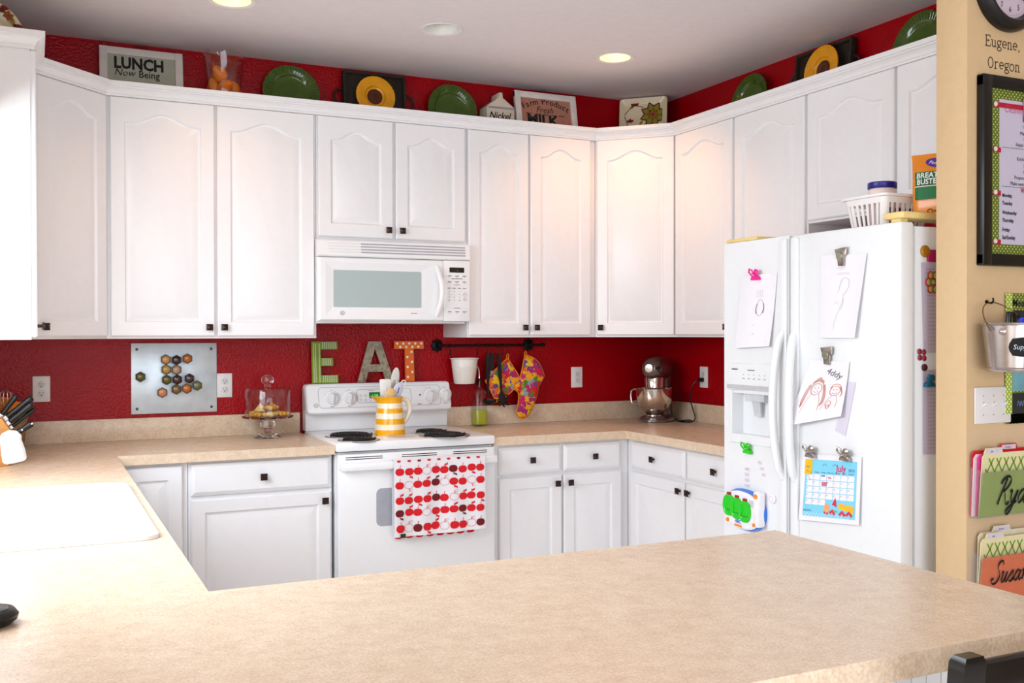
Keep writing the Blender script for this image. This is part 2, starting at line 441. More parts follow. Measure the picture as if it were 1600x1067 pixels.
def add_door(root, x0, z0, w, h, kx=None, kz=None, rise=0.0, **k):
    d = door_mesh(x0, z0, w, h, rise, **k).build('door', white, root, ang=22)
    if kx is not None: knob_mesh(kx, kz).build('knob', bronze, d, ang=20)
    return d
def add_drawer(root, x0, z0, w, h, kx, kz):
    d = drawer_mesh(x0, z0, w, h).build('drawer', white, root, ang=20)
    knob_mesh(kx, kz).build('knob', bronze, d, ang=20)
UZ0, UZ1 = 1.386, 2.44
def upper(label, loc, rz, w, depth, doors, z0=UZ0, poly=None, rise=.045):
    """doors: (x0, w, knob side) ; local x along the face, y into the wall"""
    t = thing('wall_cabinet', label, 'cabinet', loc, rz, 'white upper cabinets')
    h = UZ1-z0; m = M()
    if poly: m.prism(poly, 0, h, 'z')
    else: m.box(0, w, 0, depth, 0, h)
    m.build('body', white, t)
    for x0, dw, side in doors:
        kx = None if side is None else (x0+dw-.027 if side == 'r' else x0+.027)
        add_door(t, x0, .010, dw, h-.022, kx, .050, rise)
    return t
def loc2(px, py, ox, oy, rz):
    c, s = math.cos(-rz), math.sin(-rz); dx, dy = px-ox, py-oy; return (dx*c-dy*s, dx*s+dy*c)
FY = -.325
# left wall run (seen edge-on), its end panel faces the camera
upper('white wall cabinet at the far left, seen edge-on with its end panel to the viewer', (-3.3495, -.962, UZ0), PI/2, .350, .315, [(.008, .334, 'l')])
# left diagonal corner
def diag(ax, ay, bx, by, wallpoly, rz, label, knob):
    w = math.hypot(bx-ax, by-ay)
    P = [loc2(px, py, ax, ay, rz) for px, py in wallpoly]
    return upper(label, (ax, ay, UZ0), rz, w, 0, [(.012, w-.024, knob)], poly=P)
diag(-3.3495, -.612, -3.0615, -.324, [(-3.3495, -.612), (-3.0615, -.324), (-3.0615, -.002), (LX+.002, -.002), (LX+.002, -.612)], PI/4,
     'white diagonal corner cabinet with one arched door above the left outlet', 'l')
upper('wide white two-door wall cabinet above the metal spice board', (-3.06, FY, UZ0), 0, .915, -FY-.002, [(.016, .436, 'r'), (.463, .440, 'l')])
upper('short white two-door wall cabinet mounted above the microwave', (-2.1435, FY, 1.853), 0, .7635, -FY-.002, [(.007, .366, 'r'), (.388, .362, 'l')], z0=1.853)
upper('white two-door wall cabinet above the black hanging rail', (-1.378, FY, UZ0), 0, .740, -FY-.002, [(.004, .334, 'r'), (.350, .355, 'l')])
diag(-.634, -.324, -.324, -.634, [(-.634, -.324), (-.324, -.634), (-.002, -.634), (-.002, -.002), (-.634, -.002)], -PI/4,
     'white diagonal corner cabinet with one arched door above the stand mixer', 'l')
upper('white two-door wall cabinet on the right wall beside the fridge top', (FY, -.637, UZ0), -PI/2, .978, -FY-.002, [(.006, .466, 'r'), (.494, .476, 'l')])
upper('white two-door wall cabinet mounted over the fridge', (FY, -1.617, 1.876), -PI/2, .995, -FY-.002, [(.012, .478, None), (.506, .480, None)], z0=1.876)

# crown moulding along the cabinet tops
def crown():
    path = [(LX+.002, -.966), (-3.3475, -.966), (-3.3475, -.614), (-3.0605, -.327), (-.632, -.327), (-.327, -.632), (-.327, -2.612)]
    prof = [(0, 2.430), (.013, 2.430), (.013, 2.440), (.018, 2.441), (.018, 2.446), (.021, 2.453), (.030, 2.462), (.039, 2.465), (.039, 2.470), (.048, 2.471), (.048, 2.489), (0, 2.489)]
    m = M(); n = len(path); loops = []
    P = [Vector(p) for p in path]
    for i in range(n):
        d0 = (P[i]-P[i-1]).normalized() if i else None
        d1 = (P[i+1]-P[i]).normalized() if i < n-1 else None
        n0 = Vector((d0.y, -d0.x)) if d0 else None; n1 = Vector((d1.y, -d1.x)) if d1 else None
        if n0 is None: q = n1
        elif n1 is None: q = n0
        else:
            q = (n0+n1); q = q/(q.length_squared/2) if q.length > 1e-6 else n0
        loops.append([(P[i].x+q.x*o, P[i].y+q.y*o, z) for o, z in prof])
    return m.loft(loops)
t = tag(crown().build('crown_molding', white, ang=20), 'white crown molding running along the tops of the upper cabinets', 'molding')

# ================================================================== base cabinets
BZ = .872
def base(label, loc, rz, w, depth, drawers=(), doors=(), group='white base cabinets', h=BZ, hollow=False):
    t = thing('base_cabinet', label, 'cabinet', loc, rz, group)
    m = M()
    if hollow:
        for q in ((0, w, 0, .02), (0, w, depth-.02, depth), (0, .02, .02, depth-.02), (w-.02, w, .02, depth-.02)): m.box(*q, .12, h)
        m.box(0, w, 0, depth, .10, .12)
    else: m.box(0, w, 0, depth, .10, h)
    m.box(.005, w-.005, .07, depth-.01, 0.0, .10); m.build('body', white, t)
    for x0, dw, kx in drawers: add_drawer(t, x0, .728, dw, .132, kx, .794)
    for x0, dw, side, z1 in doors:
        kx = None if side is None else (x0+dw-.03 if side == 'r' else x0+.03)
        add_door(t, x0, .115, dw, z1-.115, kx, z1-.04, 0.0, fs=.055, fb=.055, ft=.055)
    return t
base('white corner base cabinet with a plain door beside the sink counter', (-3.03, -.61, 0), 0, .265, .606, doors=[(.008, .235, None, .858)])
base('white base cabinet with one drawer over a door, left of the stove', (-2.763, -.61, 0), 0, .612, .606, [(.010, .594, .307)], [(.010, .594, 'r', .712)])
base('white base cabinet with two drawers over two doors, right of the stove', (-1.366, -.61, 0), 0, .755, .606, [(.026, .338, .197), (.376, .330, .545)], [(.026, .338, 'r', .712), (.376, .330, 'l', .712)])
base('white base cabinet on the right wall with two drawers beside the fridge', (-.61, -.612, 0), -PI/2, .995, .606, [(.050, .464, .265), (.528, .455, .755)], [(.050, .464, 'r', .712), (.528, .455, 'l', .712)])
base('white sink base cabinet under the left counter', (-3.085, -2.985, 0), PI/2, 2.372, .575, doors=[(.62, .55, 'r', .858), (1.18, .55, 'l', .858)], hollow=True)
t = thing('peninsula_cabinet', 'white beadboard-backed cabinet under the peninsula counter', 'cabinet', (-3.66, -3.62, 0), 0, 'white base cabinets')
m = M(); m.box(0, 1.975, .012, .58, .0, BZ); m.build('body', white, t)
m = M(); x = 0.0
while x < 1.97:
    m.box(x, min(x+.036, 1.975), 0, .012, .0, BZ-.002, b=.002, seg=1); x += .038
m.build('beadboard_panel', white, t)

# ================================================================== countertops
lam = mat('laminate_beige', '#e0c4a3', 0.27, var=0.0)
def laminate(m):
    nt = m.node_tree; N = nt.nodes; L = nt.links; b = N['Principled BSDF']
    tc = N.new('ShaderNodeTexCoord')
    a = N.new('ShaderNodeTexNoise'); a.inputs['Scale'].default_value = 28; a.inputs['Detail'].default_value = 8; a.inputs['Roughness'].default_value = .75
    c = N.new('ShaderNodeTexNoise'); c.inputs['Scale'].default_value = 210; c.inputs['Detail'].default_value = 3
    for q in (a, c): L.new(tc.outputs['Object'], q.inputs['Vector'])
    mx = N.new('ShaderNodeMath'); mx.operation = 'ADD'; L.new(a.outputs['Fac'], mx.inputs[0]); L.new(c.outputs['Fac'], mx.inputs[1])
    rp = N.new('ShaderNodeValToRGB'); E = rp.color_ramp.elements
    E[0].position = .36; E[0].color = lin('#cdb096'); E[1].position = .62; E[1].color = lin('#e8d4bc')
    e = E.new(.50); e.color = lin('#dcc4a9')
    hv = N.new('ShaderNodeMath'); hv.operation = 'MULTIPLY'; hv.inputs[1].default_value = .5; L.new(mx.outputs[0], hv.inputs[0])
    L.new(hv.outputs[0], rp.inputs['Fac']); L.new(rp.outputs['Color'], b.inputs['Base Color'])
laminate(lam)
def slab(rects, z0, z1, free, hole=None, r=.014):
    """union of rectangles as one slab; free(x,y,nx,ny) says whether that side's top edge is rolled"""
    xs = sorted({v for a in rects+([hole] if hole else []) for v in a[:2]}); ys = sorted({v for a in rects+([hole] if hole else []) for v in a[2:]})
    inn = lambda x, y: any(a[0] < x < a[1] and a[2] < y < a[3] for a in rects) and not (hole and hole[0] < x < hole[1] and hole[2] < y < hole[3])
    bm = bmesh.new(); V = {}
    def v(x, y, z):
        k = (round(x, 5), round(y, 5), z)
        if k not in V: V[k] = bm.verts.new((x, y, z))
        return V[k]
    roll = []
    for i in range(len(xs)-1):
        for j in range(len(ys)-1):
            x0, x1, y0, y1 = xs[i], xs[i+1], ys[j], ys[j+1]; cx, cy = (x0+x1)/2, (y0+y1)/2
            if not inn(cx, cy): continue
            bm.faces.new((v(x0, y0, z1), v(x1, y0, z1), v(x1, y1, z1), v(x0, y1, z1)))
            bm.faces.new((v(x0, y1, z0), v(x1, y1, z0), v(x1, y0, z0), v(x0, y0, z0)))
            for (ax, ay), (bx, by), nx, ny, ox, oy in (((x0, y0), (x1, y0), 0, -1, cx, ys[j-1]/2+y0/2 if j else 99), ((x1, y0), (x1, y1), 1, 0, (xs[i+2]+x1)/2 if i+2 < len(xs) else 99, cy),
                                                     ((x1, y1), (x0, y1), 0, 1, cx, (ys[j+2]+y1)/2 if j+2 < len(ys) else 99), ((x0, y1), (x0, y0), -1, 0, (xs[i-1]+x0)/2 if i else 99, cy)):
                if not inn(ox, oy):
                    f = bm.faces.new((v(ax, ay, z0), v(bx, by, z0), v(bx, by, z1), v(ax, ay, z1)))
                    if free((ax+bx)/2, (ay+by)/2, nx, ny): roll += [e for e in f.edges if all(q.co.z == z1 for q in e.verts)]+([e for e in f.edges if all(q.co.z == z0 for q in e.verts)])
    bmesh.ops.bevel(bm, geom=list(set(roll)), offset=r, segments=4, profile=.5, affect='EDGES')
    return M().bm(bm)
CTB, CT = .874, .914
PX1 = -1.674
t = thing('countertop', 'beige speckled laminate countertop wrapping the sink corner and the peninsula', 'countertop', (0, 0, 0))
m = slab([(LX+.002, -2.146, -.648, -.002), (LX+.002, -3.042, -3.0, -.648), (LX+.002, PX1, -3.85, -3.0)], CTB, CT,
         lambda x, y, nx, ny: not (x < LX+.01 or y > -.01 or (nx == 1 and abs(x+2.146) < .01) or (-3.6 < x < -3.08 and -2.43 < y < -1.52)), hole=(-3.575, -3.105, -2.415, -1.53))
m.build('slab', lam, t)
m = M(); m.box(LX+.022, -2.150, -.022, -.002, CT, 1.016, b=.003); m.box(LX+.002, LX+.022, -3.0, -.002, CT, 1.016, b=.003); m.build('backsplash', lam, t)
t = thing('countertop', 'beige speckled laminate countertop in the right corner under the stand mixer', 'countertop', (0, 0, 0))
m = slab([(-1.376, -.002, -.648, -.002), (-.648, -.002, -1.612, -.648)], CTB, CT, lambda x, y, nx, ny: not (x > -.01 or y > -.01 or abs(x+1.376) < .01 or abs(y+1.612) < .01))
m.build('slab', lam, t)
m = M(); m.box(-1.372, -.022, -.022, -.002, CT, 1.016, b=.003); m.box(-.022, -.002, -1.612, -.002, CT, 1.016, b=.003); m.build('backsplash', lam, t)

# ------------------------------------------------------------------ sink and faucet
t = thing('kitchen_sink', 'white drop-in kitchen sink set into the left counter', 'sink', (-3.34, -1.9725, CT))
def rrect(x0, x1, y0, y1, r, z, k=6):
    out = []
    for cx, cy, a0 in ((x1-r, y1-r, 0), (x0+r, y1-r, PI/2), (x0+r, y0+r, PI), (x1-r, y0+r, 1.5*PI)):
        for i in range(k+1):
            a = a0+PI/2*i/k; out.append((cx+r*math.cos(a), cy+r*math.sin(a), z))
    return out
m = M(); hx, hy = .272, .474
m.loft([rrect(-hx, hx, -hy, hy, .04, .0005), rrect(-hx+.001, hx-.001, -hy+.001, hy-.001, .04, .010), rrect(-hx+.012, hx-.012, -hy+.012, hy-.012, .04, .016),
        rrect(-hx+.05, hx-.045, -hy+.045, hy-.045, .05, .015), rrect(-hx+.062, hx-.055, -hy+.055, hy-.055, .05, .004), rrect(-hx+.075, hx-.07, -hy+.07, hy-.07, .06, -.18), rrect(-.02, .02, -.02, .02, .019, -.185),
        ], cap0=False)
m.build('basin', mat('sink_white', (.83, .83, .82), .18, var=.005), t)
m = M(); m.lathe([(0, -.182), (.04, -.182), (.043, -.178), (.03, -.176), (0, -.179)], n=24); m.build('drain', chrome, t)
t = thing('faucet', 'white pull-out kitchen faucet with a rounded spray head over the sink', 'faucet', (-3.575, -1.95, CT+.016))
fwht = mat('faucet_white', (.82, .82, .80), .25, var=.005)
m = M(); m.lathe([(0, 0), (.030, 0), (.030, .010), (.022, .02), (.020, .09), (.022, .10), (.022, .13), (.014, .145), (0, .147)]); m.build('body', fwht, t)
m = M(); m.tube([(0, 0, .10), (.05, 0, .135), (.10, 0, .155), (.145, 0, .168)], [.016, .017, .019, .021], 14); m.build('spout', fwht, t)
m = M(); m.T = Matrix.Translation((.178, 0, .180)) @ Matrix.Rotation(math.radians(-10), 4, 'Y')
m.lathe([(0, -.050), (.025, -.050), (.030, -.044), (.030, -.02), (.026, .008), (.028, .012), (.027, .020), (.018, .032), (0, .037)], n=28); m.build('spray_head', fwht, t)
m = M(); m.tube([(0, 0, .145), (-.005, -.02, .165), (-.01, -.07, .18)], [.010, .008, .006], 10); m.build('lever', fwht, t)

# ================================================================== range
def coil(m, cx, cy, z, R, turns, mi=0):
    pts = []; n = turns*26
    for i in range(n+1):
        a = 2*PI*turns*i/n; r = .018+(R-.018)*i/n; pts.append((cx+r*math.cos(a), cy+r*math.sin(a), z))
    m.tube(pts, .0046, 6, mi)
RX0, RX1 = -2.141, -1.381
t = thing('stove', 'white freestanding electric coil stove between the back counters', 'stove', ((RX0+RX1)/2, -.33, 0))
hw = (RX1-RX0)/2; ox, oy = -(RX0+RX1)/2, .33
m = M(); m.box(-hw, hw, -.30, .322, .02, .878); m.build('body', appl, t)
m = M(); m.box(-hw-.003, hw+.003, -.335, .25, .884, .926, b=.008); m.build('cooktop', appl, t)
bcoil = mat('burner_black', '#17171a', .45, .3)
drip = mat('drip_pan_chrome', (.6, .6, .6), .2, 1.0)
for bx, by, R in ((-2.0, -.395, .100), (-2.018, -.585, .075), (-1.600, -.395, .075), (-1.600, -.575, .100)):
    x, y = bx+ox, by+oy
    m = M(); m.lathe([(R+.022, .9262), (R+.020, .9300), (R+.006, .9285), (R-.01, .9265), (.03, .9262)], (x, y, 0), 36, caps=(False, False))
    p = m.build('drip_pan', drip, t)
    m = M(); coil(m, x, y, .9345, R, 4 if R < .09 else 5); m.tube([(x-R, y, .9305), (x+R, y, .9305)], .003, 6); m.tube([(x, y-R, .9305), (x, y+R, .9305)], .003, 6)
    m.build('burner_coil', bcoil, p)
# back guard: curved console above a flat riser
m = M(); m.box(-hw+.006, hw-.006, .255, .318, .926, 1.025); m.build('riser', appl, t)
cons = M(); pr = [(.205, 1.010), (.197, 1.018), (.197, 1.032), (.228, 1.150), (.236, 1.157), (.300, 1.157), (.310, 1.150), (.310, 1.015), (.300, 1.008)]
L = []
for x, k in ((-hw+.0, .78), (-hw+.006, .94), (-hw+.02, 1), (hw-.02, 1), (hw-.006, .94), (hw, .78)):
    L.append([(x, .255+(y-.255)*k, 1.083+(z-1.083)*k) for y, z in pr])
cons.loft(L); con = cons.build('console', appl, t, ang=30)
nrm = Vector((0, -.118, .031)).normalized(); vz = Vector((0, .031, .118)).normalized()
def cpt(u, v, w): return Vector((u, .197, 1.032))+vz*v+Vector((0, -vz.z, vz.y))*w
m = M(); P = Panel(m, fn=cpt); g = .001
def rr2(x0, x1, z0, z1, r, k=5): return [(p[0], p[1]) for p in rrect(x0, x1, z0, z1, r, 0, k)]
def outline(P, pts, w, mi): P.line(pts, w, mi, closed=True)
outline(P, rr2(-hw+.06, hw-.06, .008, .112, .02), .003, 0)
outline(P, rr2(-.125, .16, .030, .098, .014), .003, 0)
P.dash(-.066, .090, .03, .003, 1); P.dash(.0, .106, .05, .003, 1)
for i in range(2):
    for j in range(3): P.line([(-.105+.024*j+.006*math.cos(a*PI/4), .066-.022*i+.006*math.sin(a*PI/4)) for a in range(8)], .0012, 1, closed=True)
for j in range(3): P.rect(.03+.03*j, .045, .05+.03*j, .06, 0); P.text('o', .035+.03*j, .068, .012, 1)
for u, s in ((-.255, 'FRONT'), (-.166, 'REAR'), (.262, 'REAR'), (.345, 'FRONT')): P.dash(u-.010, .013, .020, .0032, 1); P.rect(u-.002, .096, u+.002, .099, 1)
P.line([(-.335+.010*math.cos(a*PI/8), .022+.010*math.sin(a*PI/8)) for a in range(16)], .002, 1, closed=True); P.text('GE', -.3415, .018, .009, 1)
P.rect(.212-.02, .012, .212, .016, 1)
m.build('markings', [mat('panel_line_grey', '#b9bcc4', .5), inkg], con)
m = M(); P = Panel(m, fn=cpt); P.disc(.208, .062, .0045, 0, .002); m.build('indicator_light', mat('indicator_red', '#7a1420', .3), con)
m = M(); P = Panel(m, fn=cpt); P.rect(-.062, .052, -.006, .082, 0, .0015); P.text('1:58', -.050, .058, .020, 1, .002); m.build('clock_display', [mat('display_green', '#0c5a1c', .3, emit='#0d7a22', estr=.25), mat('digit_green', '#5fd060', .4, emit='#60e060', estr=1.0)], con)
for u in (-.255, -.166, .262, .345):
    m = M(); c = cpt(u, .060, 0); m.T = Matrix.Translation(c) @ Matrix.Rotation(math.atan2(.031, .118), 4, 'X') @ Matrix.Rotation(PI/2, 4, 'X')
    m.lathe([(0, 0), (.036, 0), (.036, .004), (.030, .007), (.028, .022), (.024, .026), (0, .026)], n=28)
    m.box(-.006, .006, -.028, .028, .02, .036, b=.004); m.build('knob', appl, con)
# oven door, handle, window
m = M(); m.box(-hw+.004, hw-.004, -.345, -.30, .215, .872, b=.006); d = m.build('oven_door', appl, t)
m = M(); P = Panel(m, (0, -.345, 0), (1, 0, 0), (0, 0, 1), (0, -1, 0)); P.poly(rr2(-.205, .215, .545, .715, .025), 0, .0012); m.build('window', mat('oven_window_grey', '#a7a9b2', .25), d)
m = M(); P = Panel(m, (0, -.345, 0), (1, 0, 0), (0, 0, 1), (0, -1, 0))
for u0 in (-.345, -.085, .165):
    for z in (.849, .858): P.rect(u0, z, u0+.17, z+.0035, 0)
m.build('vent_slots', mat('slot_black', '#1c1c20', .6), d)
m = M(); m.box(-hw+.006, hw-.006, -.385, -.367, .803, .838, b=.007); m.box(-hw+.006, -hw+.05, -.37, -.34, .805, .836, b=.004); m.box(hw-.05, hw-.006, -.37, -.34, .805, .836, b=.004); m.build('handle', appl, d)
m = M(); m.box(-hw+.004, hw-.004, -.343, -.30, .04, .205, b=.006); m.build('storage_drawer', appl, t)

# ================================================================== microwave
MX0, MX1 = -2.152, -1.387
t = thing('microwave', 'white over-the-range microwave hung above the stove', 'microwave', ((MX0+MX1)/2, -.003, 1.455))
hw = (MX1-MX0)/2; H = .394; FR = -.387
m = M(); m.box(-hw+.004, hw-.004, -.33, 0, .0, H, b=.003); m.build('body', appl, t)
m = M(); pf = [(-.33, .312), (-.378, .312), (FR, .318), (FR, .325), (-.378, .385), (-.368, .393), (-.33, .394)]
m.loft([[(x, y, z) for y, z in pf] for x in (-hw, hw)]); vg = m.build('vent_grille', appl, t, ang=20)
m = M(); P = Panel(m, (0, FR, .325), (1, 0, 0), Vector((0, .009, .060)).normalized(), Vector((0, -.06, .009)).normalized())
for k in range(4): P.rect(-.175, .006+.0135*k, hw-.025, .013+.0135*k, 0); P.rect(-hw+.05, .008+.0135*k, -.175, .010+.0135*k, 1)
m.build('vent_slots', [mat('slot_grey', '#a8a8ae', .6), mat('slot_pale', '#d0ced2', .6)], vg)
m = M()
dx1 = hw-.146
m.loft([[(-hw, -.33, .010), (dx1, -.33, .010), (dx1, -.33, .310), (-hw, -.33, .310)], [(-hw, -.375, .010), (dx1, -.375, .010), (dx1, -.375, .310), (-hw, -.375, .310)],
        [(-hw+.012, FR, .018), (dx1, FR, .018), (dx1, FR, .304), (-hw+.012, FR, .304)],
        [(-hw+.035, FR, .035), (dx1-.05, FR, .035), (dx1-.05, FR, .285), (-hw+.035, FR, .285)], [(-hw+.070, FR+.008, .072), (dx1-.105, FR+.008, .072), (dx1-.105, FR+.008, .254), (-hw+.070, FR+.008, .254)]])
d = m.build('door', appl, t, ang=12)
m = M(); P = Panel(m, (0, FR+.008, 0), (1, 0, 0), (0, 0, 1), (0, -1, 0)); P.poly(rr2(-hw+.074, dx1-.109, .076, .250, .006), 0, .001)
m.build('window', mat('microwave_window', '#a9b8b8', .18, var=.02, scale=300), d)
m = M(); hp = []
for k in range(13):
    a = k/12; hp.append((dx1-.036+.020*math.sin(a*PI), FR-.004-.028*math.sin(a*PI), .035+.245*a))
m.tube(hp, [.010]+[.013]*11+[.010], 12); m.build('handle', appl, d)
m = M(); P = Panel(m, (0, FR, 0), (1, 0, 0), (0, 0, 1), (0, -1, 0)); P.line([(-hw+.115+.009*math.cos(a*PI/8), .048+.009*math.sin(a*PI/8)) for a in range(16)], .002, 0, closed=True); P.text('GE', -hw+.1085, .0445, .008, 0)
P.dash(dx1-.165, .047, .032, .0036, 0); m.build('markings', inkg, d)
m = M(); m.box(dx1+.002, hw, FR, -.33, .010, .310, b=.006); cp = m.build('control_panel', appl, t)
m = M(); P = Panel(m, (0, FR, 0), (1, 0, 0), (0, 0, 1), (0, -1, 0))
px0, px1 = dx1+.022, hw-.018
u = lambda a: px0+(px1-px0)*a
for z, labs in ((.232, ('TIME', 'POWER', 'TIMER')), (.203, ('POPCORN', 'BEVERAGE', 'REHEAT')), (.056, ('START', 'VENT', 'LIGHT'))):
    for s, a in zip(labs, (.13, .5, .87)): P.dash(u(a)-.0095, z, .019, .0042, 0); P.rect(u(a)-.003, z-.006, u(a)+.003, z-.0045, 0)
P.dash(u(.22), .219, u(.78)-u(.22), .003, 0); P.dash(u(.36), .189, u(.64)-u(.36), .003, 0); P.dash(u(.33), .075, u(.67)-u(.33), .003, 0)
for s, a in zip(('DEFROST', 'AUTO', 'COOK', 'CLOCK'), (.11, .36, .62, .88)): P.dash(u(a)-.009, .172, .018, .0036, 0)
for i, s in enumerate('123456789'): P.text(s, u((.11, .36, .62)[i % 3]), .154-.0135*(i//3), .0085, 0, align='CENTER')
P.text('0', u(.36), .1115, .0085, 0, align='CENTER')
for a, s in ((.11, 'OFF'), (.62, 'ON')): P.dash(u(a)-.004, .112, .008, .004, 0)
for z in (.143, .120): P.line([(u(.9)+.0085*math.cos(a*PI/8), z+.0085*math.sin(a*PI/8)) for a in range(16)], .0010, 0, closed=True); P.rect(u(.9)-.004, z-.001, u(.9)+.004, z+.001, 0)
m.build('markings', mat('button_ink', '#5b4a52', .8), cp)
m = M(); P = Panel(m, (0, FR, 0), (1, 0, 0), (0, 0, 1), (0, -1, 0)); P.rect(u(.12), .251, u(.86), .276, 0, .001); P.text('1:58', u(.36), .2575, .014, 1, .0015); m.build('display', [mat('display_black', '#1a150d', .2), mat('display_digits', '#4a4420', .4)], cp)
m = M(); P = Panel(m, (0, 0, 0), (1, 0, 0), (0, 1, 0), (0, 0, -1)); P.rect(-.15, -.30, .12, -.05, 0); P.rect(-hw+.04, -.31, -hw+.14, -.1, 1); P.rect(hw-.14, -.31, hw-.04, -.1, 1); m.build('underside_grille', [mat('underside_grey', '#6f6a6c', .5), mat('lens_grey', '#a6928c', .4)], t)

# ================================================================== fridge
FX, FY0, FY1, FZ = -.785, -2.562, -1.632, 1.770
t = thing('refrigerator', 'white side-by-side refrigerator covered in papers and clips', 'refrigerator', (FX, (FY0+FY1)/2, 0))
def L2(y): return y-(FY0+FY1)/2
y0, y1, ys = L2(FY0), L2(FY1), L2(-2.030)
m = M(); m.box(.068, .745, y0+.004, y1-.004, .02, FZ-.012, b=.006); m.build('cabinet', fridge_w, t)
m = M(); m.box(.010, .745, y0+.02, y1-.02, 0.0, .09); m.build('kick_grille', mat('grille_grey', '#bfc0c6', .5), t)
# freezer door with the dispenser recess: built as a ring round the recess
dy0, dy1, dz0, dz1 = L2(-1.925), L2(-1.690), 1.000, 1.165
m = M(); a, b = ys+.006, y1
for q in ((a, dy0, .11, FZ), (dy1, b, .11, FZ), (dy0, dy1, .11, dz0), (dy0, dy1, dz1, FZ)): m.box(0, .058, *q)
m.box(.050, .058, dy0, dy1, dz0, dz1)
fd = m.build('freezer_door', fridge_w, t)
m = M(); ry0, ry1 = L2(-1.945), L2(-1.672)
for q in ((ry0, ry1, dz1+.035, 1.285), (ry0, dy0, .965, dz1+.035), (dy1, ry1, .965, dz1+.035), (dy0, dy1, .965, dz0+.003)): m.box(-.007, .002, *q, b=.002, seg=1)
m.sheet(lambda u, v: (-.007-.012*math.sin(v*PI)**.7, ry0+.004+(ry1-ry0-.008)*(1-u), 1.175+.028*v+.006*math.sin(u*PI)), 16, 6, .004); disp = m.build('dispenser_frame', fridge_w, fd)
m = M(); m.box(.012, .05, dy0+.06, dy1-.06, dz1-.03, dz1+.0); m.loft([[(.02, L2(-1.83), 1.145), (.02, L2(-1.78), 1.145), (.03, L2(-1.78), 1.145), (.03, L2(-1.83), 1.145)], [(.030, L2(-1.825), 1.075), (.030, L2(-1.785), 1.075), (.036, L2(-1.785), 1.075), (.036, L2(-1.825), 1.075)]]); m.build('dispenser_lever', mat('lever_grey', '#c9cbd0', .4), fd)
m = M(); P = Panel(m, (-.007, 0, 0), (0, -1, 0), (0, 0, 1), (-1, 0, 0))
P.rect(-L2(-1.676), 1.184, -L2(-1.941), 1.200, 1, .014); P.text('KENMORE', -L2(-1.690), 1.258, .0085, 0, bold=.02); P.dash(-L2(-1.79), 1.257, .045, .004, 2)
for k in range(5): P.text('o', -L2(-1.762-.032*k), 1.238, .011, 2); P.rect(-L2(-1.758-.032*k), 1.224, -L2(-1.772-.032*k), 1.2265, 2)
m.build('markings', [ink, mat('strip_grey', '#bdbfc2', .4), inkg], disp)
m = M(); m.box(0, .058, y0, ys-.006, .11, FZ, b=.008); rd = m.build('fridge_door', fridge_w, t)
for par, yc, s in ((fd, L2(-2.000), 1), (rd, L2(-2.062), -1)):
    m = M(); pts = []
    for k in range(17):
        q = k/16; bow = math.sin(q*PI)**.55
        pts.append((-.006-.042*bow, yc+s*.013*bow, 1.412-.555*q))
    m.tube(pts, [.013]+[.016]*15+[.013], 12); m.box(-.012, .002, yc-.02, yc+.02, .12, FZ-.01, b=.005); m.build('handle', fridge_w, par)
cream = mat('hinge_cover_cream', '#ead08a', .4)
m = M(); m.box(.004, .15, y1-.20, y1-.005, FZ+.001, FZ+.016, b=.005); m.build('hinge_cover', cream, t)
m = M(); m.box(.02, .30, y0+.01, y0+.10, FZ+.013, FZ+.036, b=.006); m.box(.03, .06, y0+.03, y0+.07, FZ-.002, FZ+.016); m.build('hinge_cover', cream, t)
# ================================================================== recessed lights
glow = mat('bulb_glow', '#fff2d0', .5, emit='#ffe6a0', estr=2.6)
bulb_off = mat('bulb_off', (.75, .78, .76), .4)
for (cx, cy), lit, lab in zip(CANS, (True, False, True), ('lit recessed ceiling light above the left end of the cabinets', 'unlit white recessed ceiling light in the middle', 'lit yellow-glowing recessed ceiling light near the right corner')):
    t = thing('recessed_light', lab, 'ceiling light', (cx, cy, CZ), 0, 'recessed ceiling lights')
    m = M(); m.lathe([(.074, .004), (.076, -.001), (.092, -.004), (.096, -.001), (.094, .0)], n=40, caps=(False, False)); m.build('trim_ring', mat('trim_white', (.78, .74, .72), .5), t)
    m = M(); m.lathe([(.075, 0), (.070, .03), (.060, .07), (.055, .11), (0, .112)], n=40, caps=(False, False)); m.build('reflector', mat('reflector_white', (.8, .78, .72), .35), t)
    m = M(); m.lathe([(0, .028), (.030, .030), (.046, .042), (.050, .06), (.036, .09), (.018, .108), (0, .11)], n=28); m.build('bulb', glow if lit else bulb_off, t)
    if lit:
        d = bpy.data.lights.new('can_lamp', 'SPOT'); d.energy = 21 if cx > -1 else 10; d.color = (1.0, .46, .20); d.spot_size = math.radians(118); d.spot_blend = .75; d.shadow_soft_size = .045
        o = bpy.data.objects.new('can_lamp', d); C.objects.link(o); o.location = (cx, cy, CZ+.012)
        d = bpy.data.lights.new('can_inner_lamp', 'POINT'); d.energy = .30; d.color = (1.0, .66, .06); d.shadow_soft_size = .02
        o = bpy.data.objects.new('can_inner_lamp', d); C.objects.link(o); o.location = (cx, cy, CZ+.016)

